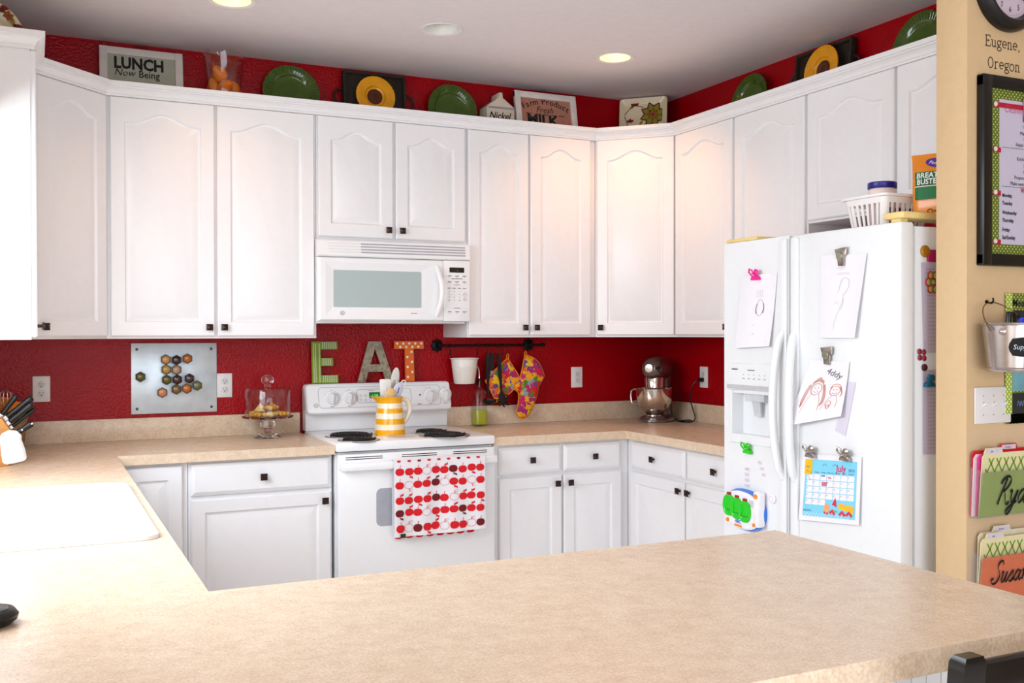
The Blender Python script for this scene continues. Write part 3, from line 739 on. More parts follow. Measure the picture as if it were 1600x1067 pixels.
# ================================================================== decor above the wall cabinets
TOP = UZ1+.001
def tilt_empty(t, deg): t.rotation_euler = (math.radians(-deg), 0, t.rotation_euler[2])
def plate_mesh(R, scal=0.0, ns=12, well=.66, depth=.022, n=96, th=.006):
    """plate facing -y, standing on its edge at z=0"""
    m = M(); prof = [(0, 0.0), (well*.5, .0), (well*.93, .001), (well, .004), (well*1.07, .012), (.9, .019), (1.0, depth), (1.0, depth-th), (.9, .019-th-.003), (well, -.004), (0, -.005)]
    loops = []
    for r, h in prof:
        lp = []
        for i in range(n):
            a = 2*PI*i/n; k = 1-scal*(.5-.5*abs(math.cos(ns*a/2)))*max(0, (r-well)/(1-well))
            rr = max(r*R*k, 1e-4); lp.append((rr*math.cos(a), -h, R+rr*math.sin(a)))
        loops.append(lp)
    return m.loft(loops)
green = mat('plate_green', '#3d560a', .16, var=.08, coat=.4)
def green_plate(label, loc, rz, R):
    t = thing('charger_plate', label, 'plate', loc, rz, 'green plates above the cabinets')
    tilt_empty(t, 10)
    plate_mesh(R, .06, 26).build('plate', green, t, ang=50)
    m = M()
    for k in range(52):
        a = 2*PI*k/52; m.tube([(R*.74*math.cos(a), -.0145, R+R*.74*math.sin(a)), (R*.93*math.cos(a), -.0215, R+R*.93*math.sin(a))], .0016, 5)
    m.build('rim_fluting', green, t)
green_plate('green scalloped plate above the cabinets, between fruit vase and woven tray', (-2.198, -.075, TOP), 0, .142)
green_plate('green scalloped plate above the cabinets, beside the milk carton', (-1.348, -.075, TOP), 0, .140)
green_plate('green scalloped plate on the right wall cabinets, nearest the corner', (-.075, -.890, TOP), -PI/2, .140)
green_plate('green scalloped plate on the right wall cabinets, cut off by the tan wall', (-.075, -1.975, TOP), -PI/2, .142)
weave = weave_mat('dark_woven', '#17100a', '#4a3822', 38, 90)
def woven_tray(label, loc, rz, w, h):
    t = thing('woven_tray', label, 'tray', loc, rz, 'dark woven trays')
    tilt_empty(t, 5)
    m = M(); m.box(-w/2, w/2, -.008, .004, 0, h, b=.003)
    m.box(-w/2, w/2, -.05, -.006, 0, .060, b=.004)
    for s in (-1, 1): m.box(s*(w/2-.006)-.007, s*(w/2-.006)+.007, -.03, .004, .02, h, b=.004)
    m.box(-w/2, w/2, -.03, .004, h-.014, h, b=.004)
    m.build('tray', weave, t)
    for s in (-1, 1):
        m = M(); m.tube([(s*w/2, -.01, .11), (s*(w/2+.03), -.012, .118), (s*(w/2+.045), -.012, .15), (s*(w/2+.035), -.012, .185), (s*w/2, -.01, .20)][::1], .007, 8); m.build('handle', mat('handle_dark', '#20130c', .6), t)
woven_tray('dark brown woven tray standing behind the left yellow sunflower plate', (-1.768, -.045, TOP), 0, .33, .292)
woven_tray('dark brown woven tray behind the yellow sunflower plate on the right wall', (-.045, -1.400, TOP), -PI/2, .365, .285)
yel = mat('sunflower_yellow', '#e39a06', .2, var=.12, scale=18, coat=.3)
brn = mat('sunflower_brown', '#4a1d08', .35, var=.3, scale=60)
def sun_plate(label, loc, rz, R):
    t = thing('sunflower_plate', label, 'plate', loc, rz, 'sunflower plates'); tilt_empty(t, 8)
    plate_mesh(R, .05, 34, well=.5, depth=.018).build('plate', yel, t, ang=50)
    m = M(); m.lathe([(0, .004), (R*.38, .003), (R*.385, .0008)], n=36, axis='y', c=(0, 0, R), caps=(True, False)); m.build('flower_center', brn, t)
    m = M(); m.lathe([(R*.20, .0045), (R*.22, .006), (R*.24, .0045)], n=28, axis='y', c=(0, 0, R), caps=(False, False)); m.build('seed_ring', mat('seed_ring_brown', '#6b3510', .4), t)
sun_plate('yellow sunflower plate with brown center on the back wall cabinets', (-1.777, -.092, TOP+.062), 0, .103)
sun_plate('yellow sunflower plate with brown center on the right wall cabinets', (-.092, -1.435, TOP+.062), -PI/2, .108)
fw_paint = mat('frame_white_wood', '#d9cfc9', .55, var=.06, scale=25)
def sign(label, loc, w, h, tilt, backcol, draw):
    t = thing('framed_sign', label, 'sign', loc, 0, 'framed signs above the cabinets'); tilt_empty(t, tilt); b = .034
    m = M()
    m.box(-w/2, w/2, -.022, 0, 0, b, b=.002); m.box(-w/2, w/2, -.022, 0, h-b, h, b=.002)
    for s in (-1, 1): m.box(s*(w/2-b/2)-b/2, s*(w/2-b/2)+b/2, -.024, 0, 0, h, b=.002)
    m.build('frame', fw_paint, t)
    m = M(); m.box(-w/2+b-.003, w/2-b+.003, -.012, -.004, b-.003, h-b+.003); bk = m.build('backing', backcol, t)
    m = M(); P = Panel(m, (0, -.012, 0), (1, 0, 0), (0, 0, 1), (0, -1, 0)); draw(P); m.build('lettering', ink, bk)
    m = M(); m.tube([Vector((x, -.004, h-.004+.028*(1-(x/.05)**2))) for x in [-.05+.01*k for k in range(11)]], .0012, 5); m.build('hanging_wire', blackm, t)
def lunch(P):
    P.text('LUNCH', -.120, .180, .076, 0, bold=.04, xs=.84); P.text('Now', -.120, .144, .046, 0, shear=.3, xs=.95); P.text('Being', -.014, .142, .048, 0, bold=.012, xs=.88)
    P.text('SERVED', -.110, .058, .058, 0, bold=.02, xs=.80)
sign('white-framed sign reading LUNCH above the left cabinets', (-2.888, -.085, TOP), .362, .276, 10, mat('sign_grey_green', '#a9aa97', .6, var=.06), lunch)
def milk(P):
    P.arc_text('Farm Product', 0, .206, .27, .047, 0, .98, bold=.01); P.text('Fresh', -.062, .158, .050, 0, shear=.32, xs=.95)
    P.text('MILK', -.118, .092, .074, 0, bold=.04, xs=1.15); 
    for x in (-.108, -.05, -.005, .045, .09): P.rect(x-.014, .146, x+.02, .150, 0)
sign('white-framed sign with pinkish panel advertising fresh milk', (-.830, -.150, TOP), .372, .268, 10, mat('sign_pink_tan', '#a9705c', .6, var=.08), milk)
t = thing('milk_carton', 'cream ceramic milk carton beside the milk sign', 'carton', (-1.118, -.125, TOP), 0)
cer = mat('ceramic_cream', '#cdbfae', .35, var=.03)
m = M(); m.box(-.080, .080, -.05, .05, 0, .155, b=.004); gb = [(-.080, .155), (.080, .155), (.012, .205), (.008, .232), (-.008, .232), (-.012, .205)]
m.prism(gb, -.05, .05, 'y', b=.002); m.build('body', cer, t)
m = M(); P = Panel(m, (0, -.05, 0), (1, 0, 0), (0, 0, 1), (0, -1, 0)); P.rect(-.072, .146, .08, .154, 1); P.text('Nickel', -.070, .092, .052, 0, shear=.3, bold=.015, xs=.9)
P.poly([(-.072, .078), (.02, .078), (.02, .090), (-.04, .083)], 2); P.text('DAIRY', .024, .078, .018, 0, bold=.02); P.dash(-.072, .058, .045, .007, 3); P.dash(-.008, .058, .075, .007, 3)
m.build('lettering', [ink, mat('carton_grey', '#8d8f98', .5), mat('carton_blue', '#2a3a5c', .5), mat('carton_brown', '#6b4238', .6)], t)
# glass vase with pears
t = thing('glass_vase', 'clear ruffled glass vase of orange pears above the cabinets', 'vase', (-2.535, -.165, TOP))
m = M(); n = 64; outer = []; inner = []
def vloop(r, z, wob=0.0, ruff=0.0):
    out = []
    for i in range(n):
        a = 2*PI*i/n; k = 1+wob*.5*(math.cos(4*a)); s = 1/max(abs(math.cos(a)), abs(math.sin(a))); s = 1+(s-1)*.35
        out.append((r*k*s*math.cos(a), r*k*s*math.sin(a), z+ruff*math.cos(5*a+.6)))
    return out
m.loft([vloop(.066, 0), vloop(.070, .01), vloop(.078, .12), vloop(.090, .235, 0, .004), vloop(.096, .262, .02, .010), vloop(.092, .262, .02, .010), vloop(.086, .235, 0, .004), vloop(.074, .12), vloop(.064, .014), vloop(.01, .012)])
m.build('vessel', pane, t)
pear = mat('pear_orange', '#de7004', .35, var=.22, scale=9, bump=.05, bscale=90)
def pear_obj(label, loc, rot, k=1.0):
    m = M(); m.lathe([(0, -.034), (.016, -.033), (.029, -.022), (.0335, -.006), (.031, .010), (.022, .026), (.0155, .038), (.010, .046), (0, .049)], n=24)
    m.tube([(0, 0, .047), (.002, 0, .056), (.006, 0, .062)], .0016, 6)
    o = m.build('pear', pear, None, loc=loc, rot=rot); o.scale = (k, k, k); return tag(o, label, 'pear', 'orange pears in the glass vase')
vx, vy, vz = -2.535, -.165, TOP
for lab, dx, dy, dz, rx, ry in (('orange pear lying topmost in the glass vase, tip to the left', -.022, -.014, .170, .3, -.9), ('orange pear at the left side of the glass vase', -.044, .012, .108, .2, -.35),
                                ('orange pear in the middle of the glass vase, front', .0, -.042, .108, 1.3, .1), ('orange pear at the right side of the glass vase', .044, .012, .112, .5, 2.6),
                                ('orange pear low in the front of the vase, left of center', -.035, -.034, .050, 1.2, .3), ('orange pear at the bottom front right of the vase', .035, -.034, .050, 1.4, -.3),
                                ('orange pear at the bottom left back of the vase', -.035, .034, .050, 1.4, .2), ('orange pear at the bottom right back of the vase', .035, .034, .050, 1.4, -.2)):
    pear_obj(lab, (vx+dx, vy+dy, vz+dz), (rx, ry, .3))
# floral platters
flor_c = mat('platter_cream', '#d9c7a4', .25, var=.03, coat=.3)
fo = [mat('flower_olive', '#8d7a1e', .35), mat('flower_rust', '#9c4a12', .35), mat('flower_red', '#8c1418', .35), mat('stem_brown', '#54200f', .4), mat('flower_core', '#2f3440', .4)]
def petal(P, u, v, L, w, a, mi, off=.001):
    pts = []
    for k in range(12):
        q = k/11; pts.append((L*q, w*math.sin(PI*q**.8)*.5))
    pts += [(p[0], -p[1]) for p in reversed(pts[1:-1])]
    c, s = math.cos(a), math.sin(a); P.poly([(u+x*c-y*s, v+x*s+y*c) for x, y in pts], mi, off)
def flower(P, u, v, r, n, mi, core, off=.001):
    for k in range(n): petal(P, u, v, r, r*.62, 2*PI*k/n+.3, 3, off); petal(P, u, v, r*.88, r*.46, 2*PI*k/n+.3, mi, off+.0003)
    P.disc(u, v, r*.13, core, off+.0006)
t = thing('floral_platter', 'square cream platter with painted flowers standing in the right corner', 'platter', (-.222, -.148, TOP), -PI/4); tilt_empty(t, 6)
hw = .138
m = M(); m.loft([rr2 and [(p[0], y, p[1]) for p in rrect(-hw+d, hw-d, d, 2*hw+.03-d, .02, 0)] for d, y in ((.03, .006), (0, -.010), (.004, -.014), (.03, -.002), (.034, 0))]); m.build('platter', flor_c, t)
m = M(); P = Panel(m, (0, -.0015, 0), (1, 0, 0), (0, 0, 1), (0, -1, 0)); 
flower(P, .055, .205, .078, 8, 0, 4); P.disc(.055, .205, .020, 1, .0022); P.disc(.055, .205, .009, 4, .0026)
for pts in ([(-.13, .06), (-.09, .14), (-.125, .24)], [(-.10, .10), (-.03, .12), (.03, .17)], [(-.06, .05), (.02, .09), (.10, .06)], [(-.12, .2), (-.06, .26), (.0, .25)]): P.line(pts, .004, 3, smooth=True)
for u, v, mi, r in ((-.05, .262, 2, .024), (-.075, .168, 2, .020), (-.035, .105, 1, .034), (.10, .09, 2, .022), (-.115, .12, 1, .028), (-.10, .07, 2, .02)):
    for a in (.6, 1.6, 2.6): petal(P, u, v, r*1.2, r*.8, a, mi)
for u, v, a in ((-.02, .15, 1.0), (.02, .13, -.6), (-.11, .21, 2.2), (-.08, .25, .4), (0, .06, .9), (.07, .12, 2.0)): petal(P, u, v, .034, .014, a, 0)
m.build('painted_flowers', fo+[mat('core2', '#33384a', .4)], t)
t = thing('floral_platter', 'round cream platter with painted flowers at the far left cabinet top', 'platter', (-3.475, -.70, TOP), PI/7); tilt_empty(t, 14)
plate_mesh(.122, 0, 8).build('platter', flor_c, t, ang=50)
m = M(); P = Panel(m, (0, -.0225, .122), (1, 0, 0), (0, 0, 1), (0, -1, 0))
for k in range(16):
    a = 2*PI*k/16; (flower(P, .096*math.cos(a), .096*math.sin(a), .024, 6, (0, 2, 1)[k % 3], 4) if k % 2 == 0 else [petal(P, r*math.cos(a), r*math.sin(a), .034, .020, a+q, c) for r, q, c in ((.088, 1.2, 0), (.108, -1.3, 2), (.085, -.6, 3))])
m.build('painted_flowers', fo, t)

# ================================================================== outlets, spice board, letters
plate_w = mat('outlet_white', (.80, .78, .78), .35, var=.01)
slotm = mat('outlet_slot', '#2a2528', .6)
def outlet(label, loc, rz=0, square=False):
    t = thing('wall_outlet', label, 'outlet', loc, rz, 'wall outlets')
    m = M(); m.box(-.036, .036, -.006, 0, -.058, .058, b=.003); m.build('cover_plate', plate_w, t)
    for s in (-1, 1):
        m = M()
        if square: m.box(-.0165, .0165, -.0085, -.004, s*.0165-.0160, s*.0165+.0160, b=.001)
        else: m.lathe([(.0165, .004), (.0165, .0078), (.0155, .0085), (0, .0085)], (0, 0, s*.0195), 24, axis='y')
        r = m.build('receptacle', mat('receptacle_white', (.72, .70, .71), .4), t)
        m = M(); P = Panel(m, (0, -.0085, s*(.0165 if square else .0195)), (1, 0, 0), (0, 0, 1), (0, -1, 0)); P.rect(-.0075, .0, -.0052, .0085, 0, .0004); P.rect(.0052, .0, .0075, .007, 0, .0004); P.disc(0, -.007, .0028, 0, .0004); m.build('slots', slotm, r)
    return t
outlet('white duplex outlet on the red wall behind the knife block', (-3.3125, -.001, 1.160))
outlet('white duplex outlet just right of the metal spice board', (-2.512, -.001, 1.158))
outlet('white rectangular outlet on the red wall left of the stand mixer', (-.570, -.001, 1.158), square=True)
outlet('white outlet on the right wall with the black plug in it', (-.001, -.428, 1.163), -PI/2, square=True)
t = thing('spice_board', 'square galvanized metal sheet screwed to the red wall', 'metal board', (-2.742, -.001, 1.033))
galv = mat('galvanized', (.62, .69, .74), .42, .55, var=.16, scale=9, detail=6)
m = M(); m.box(-.193, .193, -.007, 0, 0, .330, b=.001); m.build('sheet', galv, t)
for x in (-.168, .168):
    for z in (.024, .302):
        m = M(); m.lathe([(0, .011), (.004, .0105), (.0065, .008), (.0065, .007)], (x, 0, z), 14, axis='y'); m.box(x-.005, x+.005, -.0115, -.0105, z-.0008, z+.0008); m.build('screw', mat('screw_grey', '#4f5358', .4, .8), t)
spcol = {'tan': '#c98f4a', 'dark': '#3a1a12', 'orange': '#b8650f', 'gold': '#b58a3a', 'beige': '#b08a6a', 'olive': '#5e5215', 'brown': '#7c5a1c', 'green': '#6b6a3c', 'peach': '#c98550'}
HEX = [(-2.898, 1.208, 'olive', 'alone at the left edge of the board'), (-2.802, 1.133, 'peach', 'alone at the lower left'), (-2.786, 1.287, 'tan', 'first of the top row'), (-2.738, 1.284, 'dark', 'second of the top row'), (-2.689, 1.290, 'orange', 'last of the top row'),
       (-2.784, 1.240, 'gold', 'first of the second row'), (-2.738, 1.238, 'beige', 'second of the second row'), (-2.782, 1.192, 'olive', 'first of the third row'), (-2.735, 1.192, 'dark', 'second of the third row'), (-2.680, 1.196, 'dark', 'last of the third row'),
       (-2.739, 1.146, 'brown', 'first of the bottom row'), (-2.692, 1.149, 'orange', 'second of the bottom row'), (-2.645, 1.162, 'green', 'last of the bottom row')]
cname = {'tan': 'tan', 'dark': 'dark brown', 'orange': 'orange', 'gold': 'golden', 'beige': 'beige', 'olive': 'olive', 'brown': 'brown', 'green': 'grey-green', 'peach': 'peach'}
def hexp(R, y): return [(R*math.cos(PI/6+k*PI/3), y, R*math.sin(PI/6+k*PI/3)) for k in range(6)]
for x, z, c, where in HEX:
    t = thing('spice_jar', 'hexagonal glass jar of %s spice, %s' % (cname[c], where), 'spice jar', (x, -.0085, z), 0, 'hexagonal spice jars on the metal board')
    m = M(); m.loft([hexp(.022, 0), hexp(.022, -.010)]); m.build('lid', mat('jar_lid', '#9a9da3', .3, .9), t, ang=20)
    m = M(); m.loft([hexp(.0245, -.011), hexp(.0245, -.040), hexp(.0225, -.042), hexp(.0225, -.011)], cap0=False, cap1=False); m.build('jar', pane, t, ang=20)
    m = M(); m.loft([hexp(.0222, -.0115), hexp(.0222, -.036), hexp(.019, -.0405), hexp(.010, -.043)]); m.build('spice', mat('spice_'+c, spcol[c], .25, var=.2, scale=220, coat=.5), t, ang=50)
    m = M(); m.loft([hexp(.0252, -.036), hexp(.0252, -.0425), hexp(.0225, -.0425), hexp(.0225, -.036)], cap0=False, cap1=False); m.build('rim', mat('jar_rim_dark', '#3a3436', .25), t, ang=20)
# letters on the stove back
def letter(name, label, x, poly, mats, holes=(), deco=None, th=.012):
    t = thing(name, label, 'letter', (x, -.040, 1.1585), 0, 'wooden letters on the stove'); tilt_empty(t, 5)
    m = M()
    if holes: bmx = poly(m)
    else: m.prism(poly, -th, 0, 'y')
    b = m.build('body', mats[0], t, ang=20)
    if deco:
        q = M(); deco(Panel(q, (0, -th, 0), (1, 0, 0), (0, 0, 1), (0, -1, 0))); q.build('paper_pattern', mats[1:], b)
h = .208
eg = mat('letter_green', '#7c9420', .55, var=.12, scale=30); ew = mat('letter_white_print', '#dfe3cf', .6)
def edeco(P):
    rnd = random.Random(3)
    for (u0, u1, v0, v1) in ((.004, .042, .004, h-.004), (.05, .128, .004, .036), (.05, .105, .09, .122), (.05, .128, h-.036, h-.004)):
        u = u0+.004
        while u < u1-.004:
            v = v0
            while v < v1-.006:
                if not (.022 < u < .030): P.line([(u, v+.001), (u+.004, v+.004), (u, v+.007)], .0022, 0, smooth=True)
                v += .0085
            u += .0095
letter('letter_e', 'green patterned letter E standing on the stove back', -2.095, [(0, 0), (.132, 0), (.132, .040), (.046, .040), (.046, .086), (.108, .086), (.108, .126), (.046, .126), (.046, h-.040), (.132, h-.040), (.132, h), (0, h)], [eg, ew], deco=edeco)
def amesh(m):
    o = [(0, 0), (.040, 0), (.056, .052), (.136, .052), (.150, 0), (.192, 0), (.128, h), (.062, h)]; hole = [(.068, .090), (.124, .090), (.096, .172)]
    # closed ring: two strips round the hole
    top = [(.062, h), (.128, h)]
    for pl in ([(0, 0), (.040, 0), (.056, .052), (.068, .090), (.096, .172), (.096, h), (.062, h)], [(.192, 0), (.128, h), (.096, h), (.096, .172), (.124, .090), (.136, .052), (.150, 0)], [(.056, .052), (.136, .052), (.124, .090), (.068, .090)]): m.prism(pl, -.012, 0, 'y')
al = ramp_mat('letter_map', [(0, '#6d6455'), (.45, '#8a7f6c'), (.52, '#a69a84'), (.62, '#776d5c'), (1, '#93876f')], 26, kind='noise', const=False)
def adeco(P):
    for k, off in ((0, 0), (1, .009)):
        pts = [(.016+off, .070-.02*0), (.026+off, .045), (.029+off, .02), (.028+off, .002)]
        P.line(pts, .0015, 0, smooth=True)
        for p in spline(pts, 4)[::2]: P.line([(p.x-.004, p.y+.003), (p.x+.005, p.y)], .0016, 0)
letter('letter_a', 'mottled tan letter A with red baseball stitching on the stove back', -1.862, amesh, [al, mat('stitch_red', '#8c1a16', .5)], holes=1, deco=adeco)
to = mat('letter_orange', '#d9651a', .5, var=.06); td = mat('dot_cream', '#eadfc4', .55)
def tdeco(P):
    for i in range(5): P.disc(.015+.033*i, h-.012, .0065, 0); 
    for i in range(4): P.disc(.031+.033*i, h-.030, .0065, 0)
    for k in range(6): P.disc(.068 if k % 2 else .092, h-.056-.026*k, .0065, 0)
letter('letter_t', 'orange letter T with cream polka dots on the stove back', -1.662, [(.056, 0), (.104, 0), (.104, h-.040), (.160, h-.040), (.160, h), (0, h), (0, h-.040), (.056, h-.040)], [to, td], deco=tdeco)

# ================================================================== cake stand with pastries
t = thing('cake_stand', 'clear glass footed cake stand with a domed lid full of pastries', 'cake stand', (-2.340, -.170, CT+.0005))
m = M(); m.lathe([(0, 0), (.062, 0), (.066, .004), (.050, .012), (.020, .024), (.014, .032), (.020, .038), (.033, .050), (.036, .063), (.031, .076), (.018, .085), (.022, .088), (.090, .090), (.118, .094), (.121, .100), (.116, .102), (.090, .0965), (0, .0955)], n=48); m.build('stand', glass, t)
m = M(); m.lathe([(.105, .101), (.1065, .103), (.1065, .222), (.100, .234), (.020, .238), (0, .239)], n=48, caps=(False, True))
m.lathe([(.103, .101), (.103, .220), (.097, .2305), (0, .2335)], n=48, caps=(False, True)); dm = m.build('dome', pane, t)
m = M(); m.lathe([(0, .2395), (.016, .2395), (.013, .244), (.014, .250), (.026, .258), (.030, .272), (.026, .287), (.012, .296), (0, .297)], n=40); m.build('knob', glass, dm)
past = mat('pastry_gold', '#dc9a2c', .6, var=.3, scale=30, bump=.2, bscale=60); past2 = mat('pastry_pale', '#e2be74', .65, var=.25, scale=30, bump=.2, bscale=60)
def pastry(label, x, y, z, rz, L=.03, tri=False, mt=None, rx=0):
    m = M()
    if tri: m.prism([(-.028, 0), (.028, 0), (.004, .040)], -.009, .009, 'y', b=.003)
    else:
        for k in range(5):
            a = (k-2)/2.4; m.ell((L*1.0*a, .008*abs(a)*2, .015), (.014, .021-.004*abs(k-2), .0145-.002*abs(k-2)), 14, 8)
    o = m.build('pastry', mt or past, None, loc=(-2.340+x, -.170+y, CT+.0975+z), rot=(rx, 0, rz), ang=60); tag(o, label, 'pastry', 'pastries under the glass dome')
pastry('golden croissant-shaped pastry at the left front under the dome', -.052, -.035, 0, .5)
pastry('pale pastry at the front center under the dome', .004, -.060, 0, .1, mt=past2)
pastry('golden pastry at the right front under the dome', .058, -.030, 0, -.5)
pastry('golden pastry at the back left under the dome', -.045, .045, 0, -.4, mt=past2)
pastry('golden pastry at the back right under the dome', .048, .042, 0, .5)
pastry('long golden pastry lying across the top of the pile', .012, -.008, .029, .08, .036)
pastry('triangular pastry standing up at the right of the pile', .022, .030, .029, .3, tri=True)
pastry('triangular pastry leaning at the left of the pile', -.036, .012, .027, -.4, tri=True, mt=past2)

# ================================================================== pitcher with utensils, spoon rest
ZC = .9265
t = thing('pitcher', 'yellow and white striped ceramic pitcher holding cooking utensils', 'pitcher', (-1.815, -.415, ZC))
prof = [(.072, 0), (.0725, .004), (.071, .05), (.067, .09), (.062, .125), (.059, .150), (.060, .165), (.064, .178), (.0645, .181), (.061, .181), (.056, .160), (.058, .12), (.067, .05), (.066, .012), (0, .010)]
pw = mat('pitcher_cream', '#f0e6cd', .18, var=.02, coat=.4); py = mat('pitcher_yellow', '#f2ab0c', .18, var=.05, coat=.4)
bands = [(0, .026, 1), (.026, .052, 0), (.052, .078, 1), (.078, .104, 0), (.104, .127, 1), (.127, .151, 0), (.151, .1815, 1)]
m = M(); n = 48; zs = sorted({b[0] for b in bands}|{.004, .165, .178, .1805})
def rad(z):
    for (r0, a), (r1, b) in zip(prof[:8], prof[1:9]):
        if a <= z <= b: return r0+(r1-r0)*(z-a)/max(b-a, 1e-6)
    return .0645
def spout(a, z):
    k = max(0, math.cos(a-PI*1.05))**10*max(0, (z-.135)/.046)**1.5
    return 1+.62*k, .006*k
loops = []; zl = []
for z in zs:
    lp = []
    for i in range(n):
        a = 2*PI*i/n; k, dz = spout(a, z); lp.append((rad(z)*k*math.cos(a), rad(z)*k*math.sin(a), z+dz))
    loops.append(lp); zl.append(z)
for a, b in zip(range(len(zs)-1), range(1, len(zs))):
    mi = [q[2] for q in bands if q[0] <= (zs[a]+zs[b])/2 < q[1]][0]
    m.loft([loops[a], loops[b]], mi, a == 0, False)
inn = []
for z in (.1805, .15, .05, .012):
    lp = []
    for i in range(n):
        a = 2*PI*i/n; k, dz = spout(a, z); lp.append(((rad(z)-.005)*k*math.cos(a), (rad(z)-.005)*k*math.sin(a), z+dz))
    inn.append(lp)
m.loft([loops[-1], inn[0]], 0, False, False); m.loft(inn, 0, False, True)
m.build('body', [pw, py], t, ang=50)
m = M(); m.tube([Vector((x*.92-.006, y, z)) for x, y, z in ((.058, 0, .158), (.075, -.0, .168), (.100, -.0, .160), (.116, -.0, .135), (.114, -.0, .105), (.098, -.0, .072), (.078, 0, .048))], [.011, .012, .0125, .0125, .012, .011, .010], 12)
m.build('handle', pw, t)
px, pyy = -1.815, -.415
def util(name, label, cat, rot, loc, build):
    t = thing(name, label, cat, loc, 0, 'utensils in the striped pitcher'); t.rotation_euler = rot; build(t); return t
def handle(t, mt, L, r=.005):
    m = M(); m.tube([(0, 0, -.012), (0, 0, L*.5), (0, 0, L)], [r*.9, r, r*.9], 8); return m.build('handle', mt, t)
uw = mat('utensil_white', (.80, .79, .76), .35, var=.01); ug = mat('utensil_pale_grey', '#c9c6bf', .4, var=.02); wood = mat('spoon_wood', '#d9b27a', .55, var=.12, scale=20); lil = mat('utensil_lilac_white', '#c9cbe2', .3, var=.02)
def b1(t):
    handle(t, uw, .20); m = M(); m.prism([(-.026, .165), (-.020, .156), (.020, .156), (.026, .165), (.028, .225), (.022, .233), (-.024, .235), (-.029, .228)], -.003, .003, 'y', b=.0015); m.build('blade', uw, t)
util('spatula', 'white rectangular spatula in the striped pitcher', 'spatula', (.02, -.04, 0), (px-.012, pyy+.006, ZC+.03), b1)
def b2(t):
    handle(t, wood, .16, .005); m = M(); m.ell((0, -.002, .175), (.0245, .006, .032), 20, 12); m.build('bowl', wood, t)
util('wooden_spoon', 'tan wooden spoon in front of the white spatula', 'spoon', (.16, .02, 0), (px-.012, pyy-.010, ZC+.02), b2)
def b3(t):
    handle(t, lil, .15); m = M(); 
    m.ell((0, 0, .175), (.024, .005, .038), 20, 12); m.build('bowl', lil, t)
    m = M(); m.box(-.002, .002, -.0065, -.0045, .162, .190); m.build('slot', mat('slot_dark', '#5a4a55', .6), t)
util('slotted_spoon', 'white slotted spoon leaning right in the striped pitcher', 'spoon', (.05, .24, .12), (px-.008, pyy-.016, ZC+.040), b3)
def b4(t):
    handle(t, uw, .15, .004); m = M()
    m.tube([(-.012, 0, .14), (-.015, 0, .16), (-.014, 0, .19), (-.008, 0, .207), (.002, 0, .211), (.010, 0, .203), (.012, 0, .185), (.010, 0, .16), (.004, 0, .145)], .0028, 8); m.build('loop', uw, t)
util('wire_masher', 'white loop-ended utensil, the left of two loops in the pitcher', 'utensil', (-.05, .16, 0), (px+.002, pyy+.018, ZC+.056), b4)
util('wire_masher', 'white loop-ended utensil, the right of two loops in the pitcher', 'utensil', (.02, .40, .1), (px-.004, pyy+.006, ZC+.062), b4)
def b5(t):
    handle(t, ug, .20, .005); m = M(); m.ell((0, 0, .245), (.021, .005, .058), 20, 12); m.build('bowl', ug, t)
util('spoon', 'tall pale grey pointed spoon at the back of the striped pitcher', 'spoon', (-.10, .17, -.1), (px-.002, pyy+.022, ZC+.02), b5)
t = thing('spoon_rest', 'clear glass spoon rest on the stove beside the striped pitcher', 'spoon rest', (-1.800, -.560, ZC))
m = M(); n = 40
def el(a, b, z): return [(a*math.cos(2*PI*i/n), b*math.sin(2*PI*i/n), z) for i in range(n)]
m.loft([el(.06, .035, 0), el(.078, .048, .006), el(.086, .055, .014), el(.083, .052, .014), el(.074, .044, .0075), el(.05, .028, .0035)]); m.build('dish', pane, t)

# ================================================================== apple towel on the oven handle
t = thing('dish_towel', 'white dish towel printed with red apples hanging on the oven handle', 'towel', (-1.679, -.7075, .0))
tw = mat('towel_white', (.80, .77, .80), .9, var=.01, bump=.2, bscale=900); ta = [mat('apple_red', '#d2101e', .85, var=.04), mat('apple_dark', '#6e0a12', .85, var=.04)]
HT = .836
def ty(u, v, k=1.0): return -.0150-.0045*k*math.sin(u*46+1.0)*min(1, max(0, v-.02)/.2)-.003*math.sin(u*19+v*4)-.012*(v/.4)*.4
def front(u, v):  # u metres from the left, v metres down from the bar top
    return Vector((-.2205+u+.006*v*(1 if u > .3 else -.5), ty(u, v), HT+.0045-v-.012*math.sin(PI*min(1, u/.44))*max(0, v-.30)/.05*.3-(.008-.02*u)*max(0, v-.28)/.05*.5))
m = M(); Wt = .441
m.sheet(lambda a, b: front(a*Wt, .336*b), 60, 30, .0022)
m.sheet(lambda a, b: Vector((-.2205+a*Wt, -.0115+.033*(b), HT+.0045+.004*math.sin(b*PI))), 30, 6, .0018)
m.sheet(lambda a, b: Vector((-.2170+a*Wt*.985, .0215-.006*b*0, HT+.0045-.345*b-.012*a*0))+Vector((0, 0, -.012*(1-a)*b)), 30, 12, .002)
def apple_pts(r):
    out = []
    for k in range(22):
        a = 2*PI*k/22; R = r*(1-.13*math.exp(-((a-PI/2)/.35)**2)-.08*math.exp(-((a-1.5*PI)/.30)**2)+.06*math.cos(2*a)); out.append((R*math.cos(a)*1.06, R*math.sin(a)))
    return out
P = Panel(m, fn=lambda u, v, w: front(u, -v)+Vector((0, -w-.0024, 0)))
rnd = random.Random(11)
spec = ['R', 'F', 'R', 'O', 'R', 'L', 'DF', 'R', 'FL', 'R'], ['R', 'OF', 'R', 'L', 'DL', 'O', 'F', 'R', 'OF', 'R'], ['L', 'L', 'F', 'L', 'D', 'R', 'O', 'L', 'L', 'F'], ['DF', 'L', 'R', 'O', 'F', 'R', 'L', 'DF', 'L', 'R'], ['R', 'OL', 'D', 'FL', 'L', 'O', 'R', 'R', 'O', 'D']
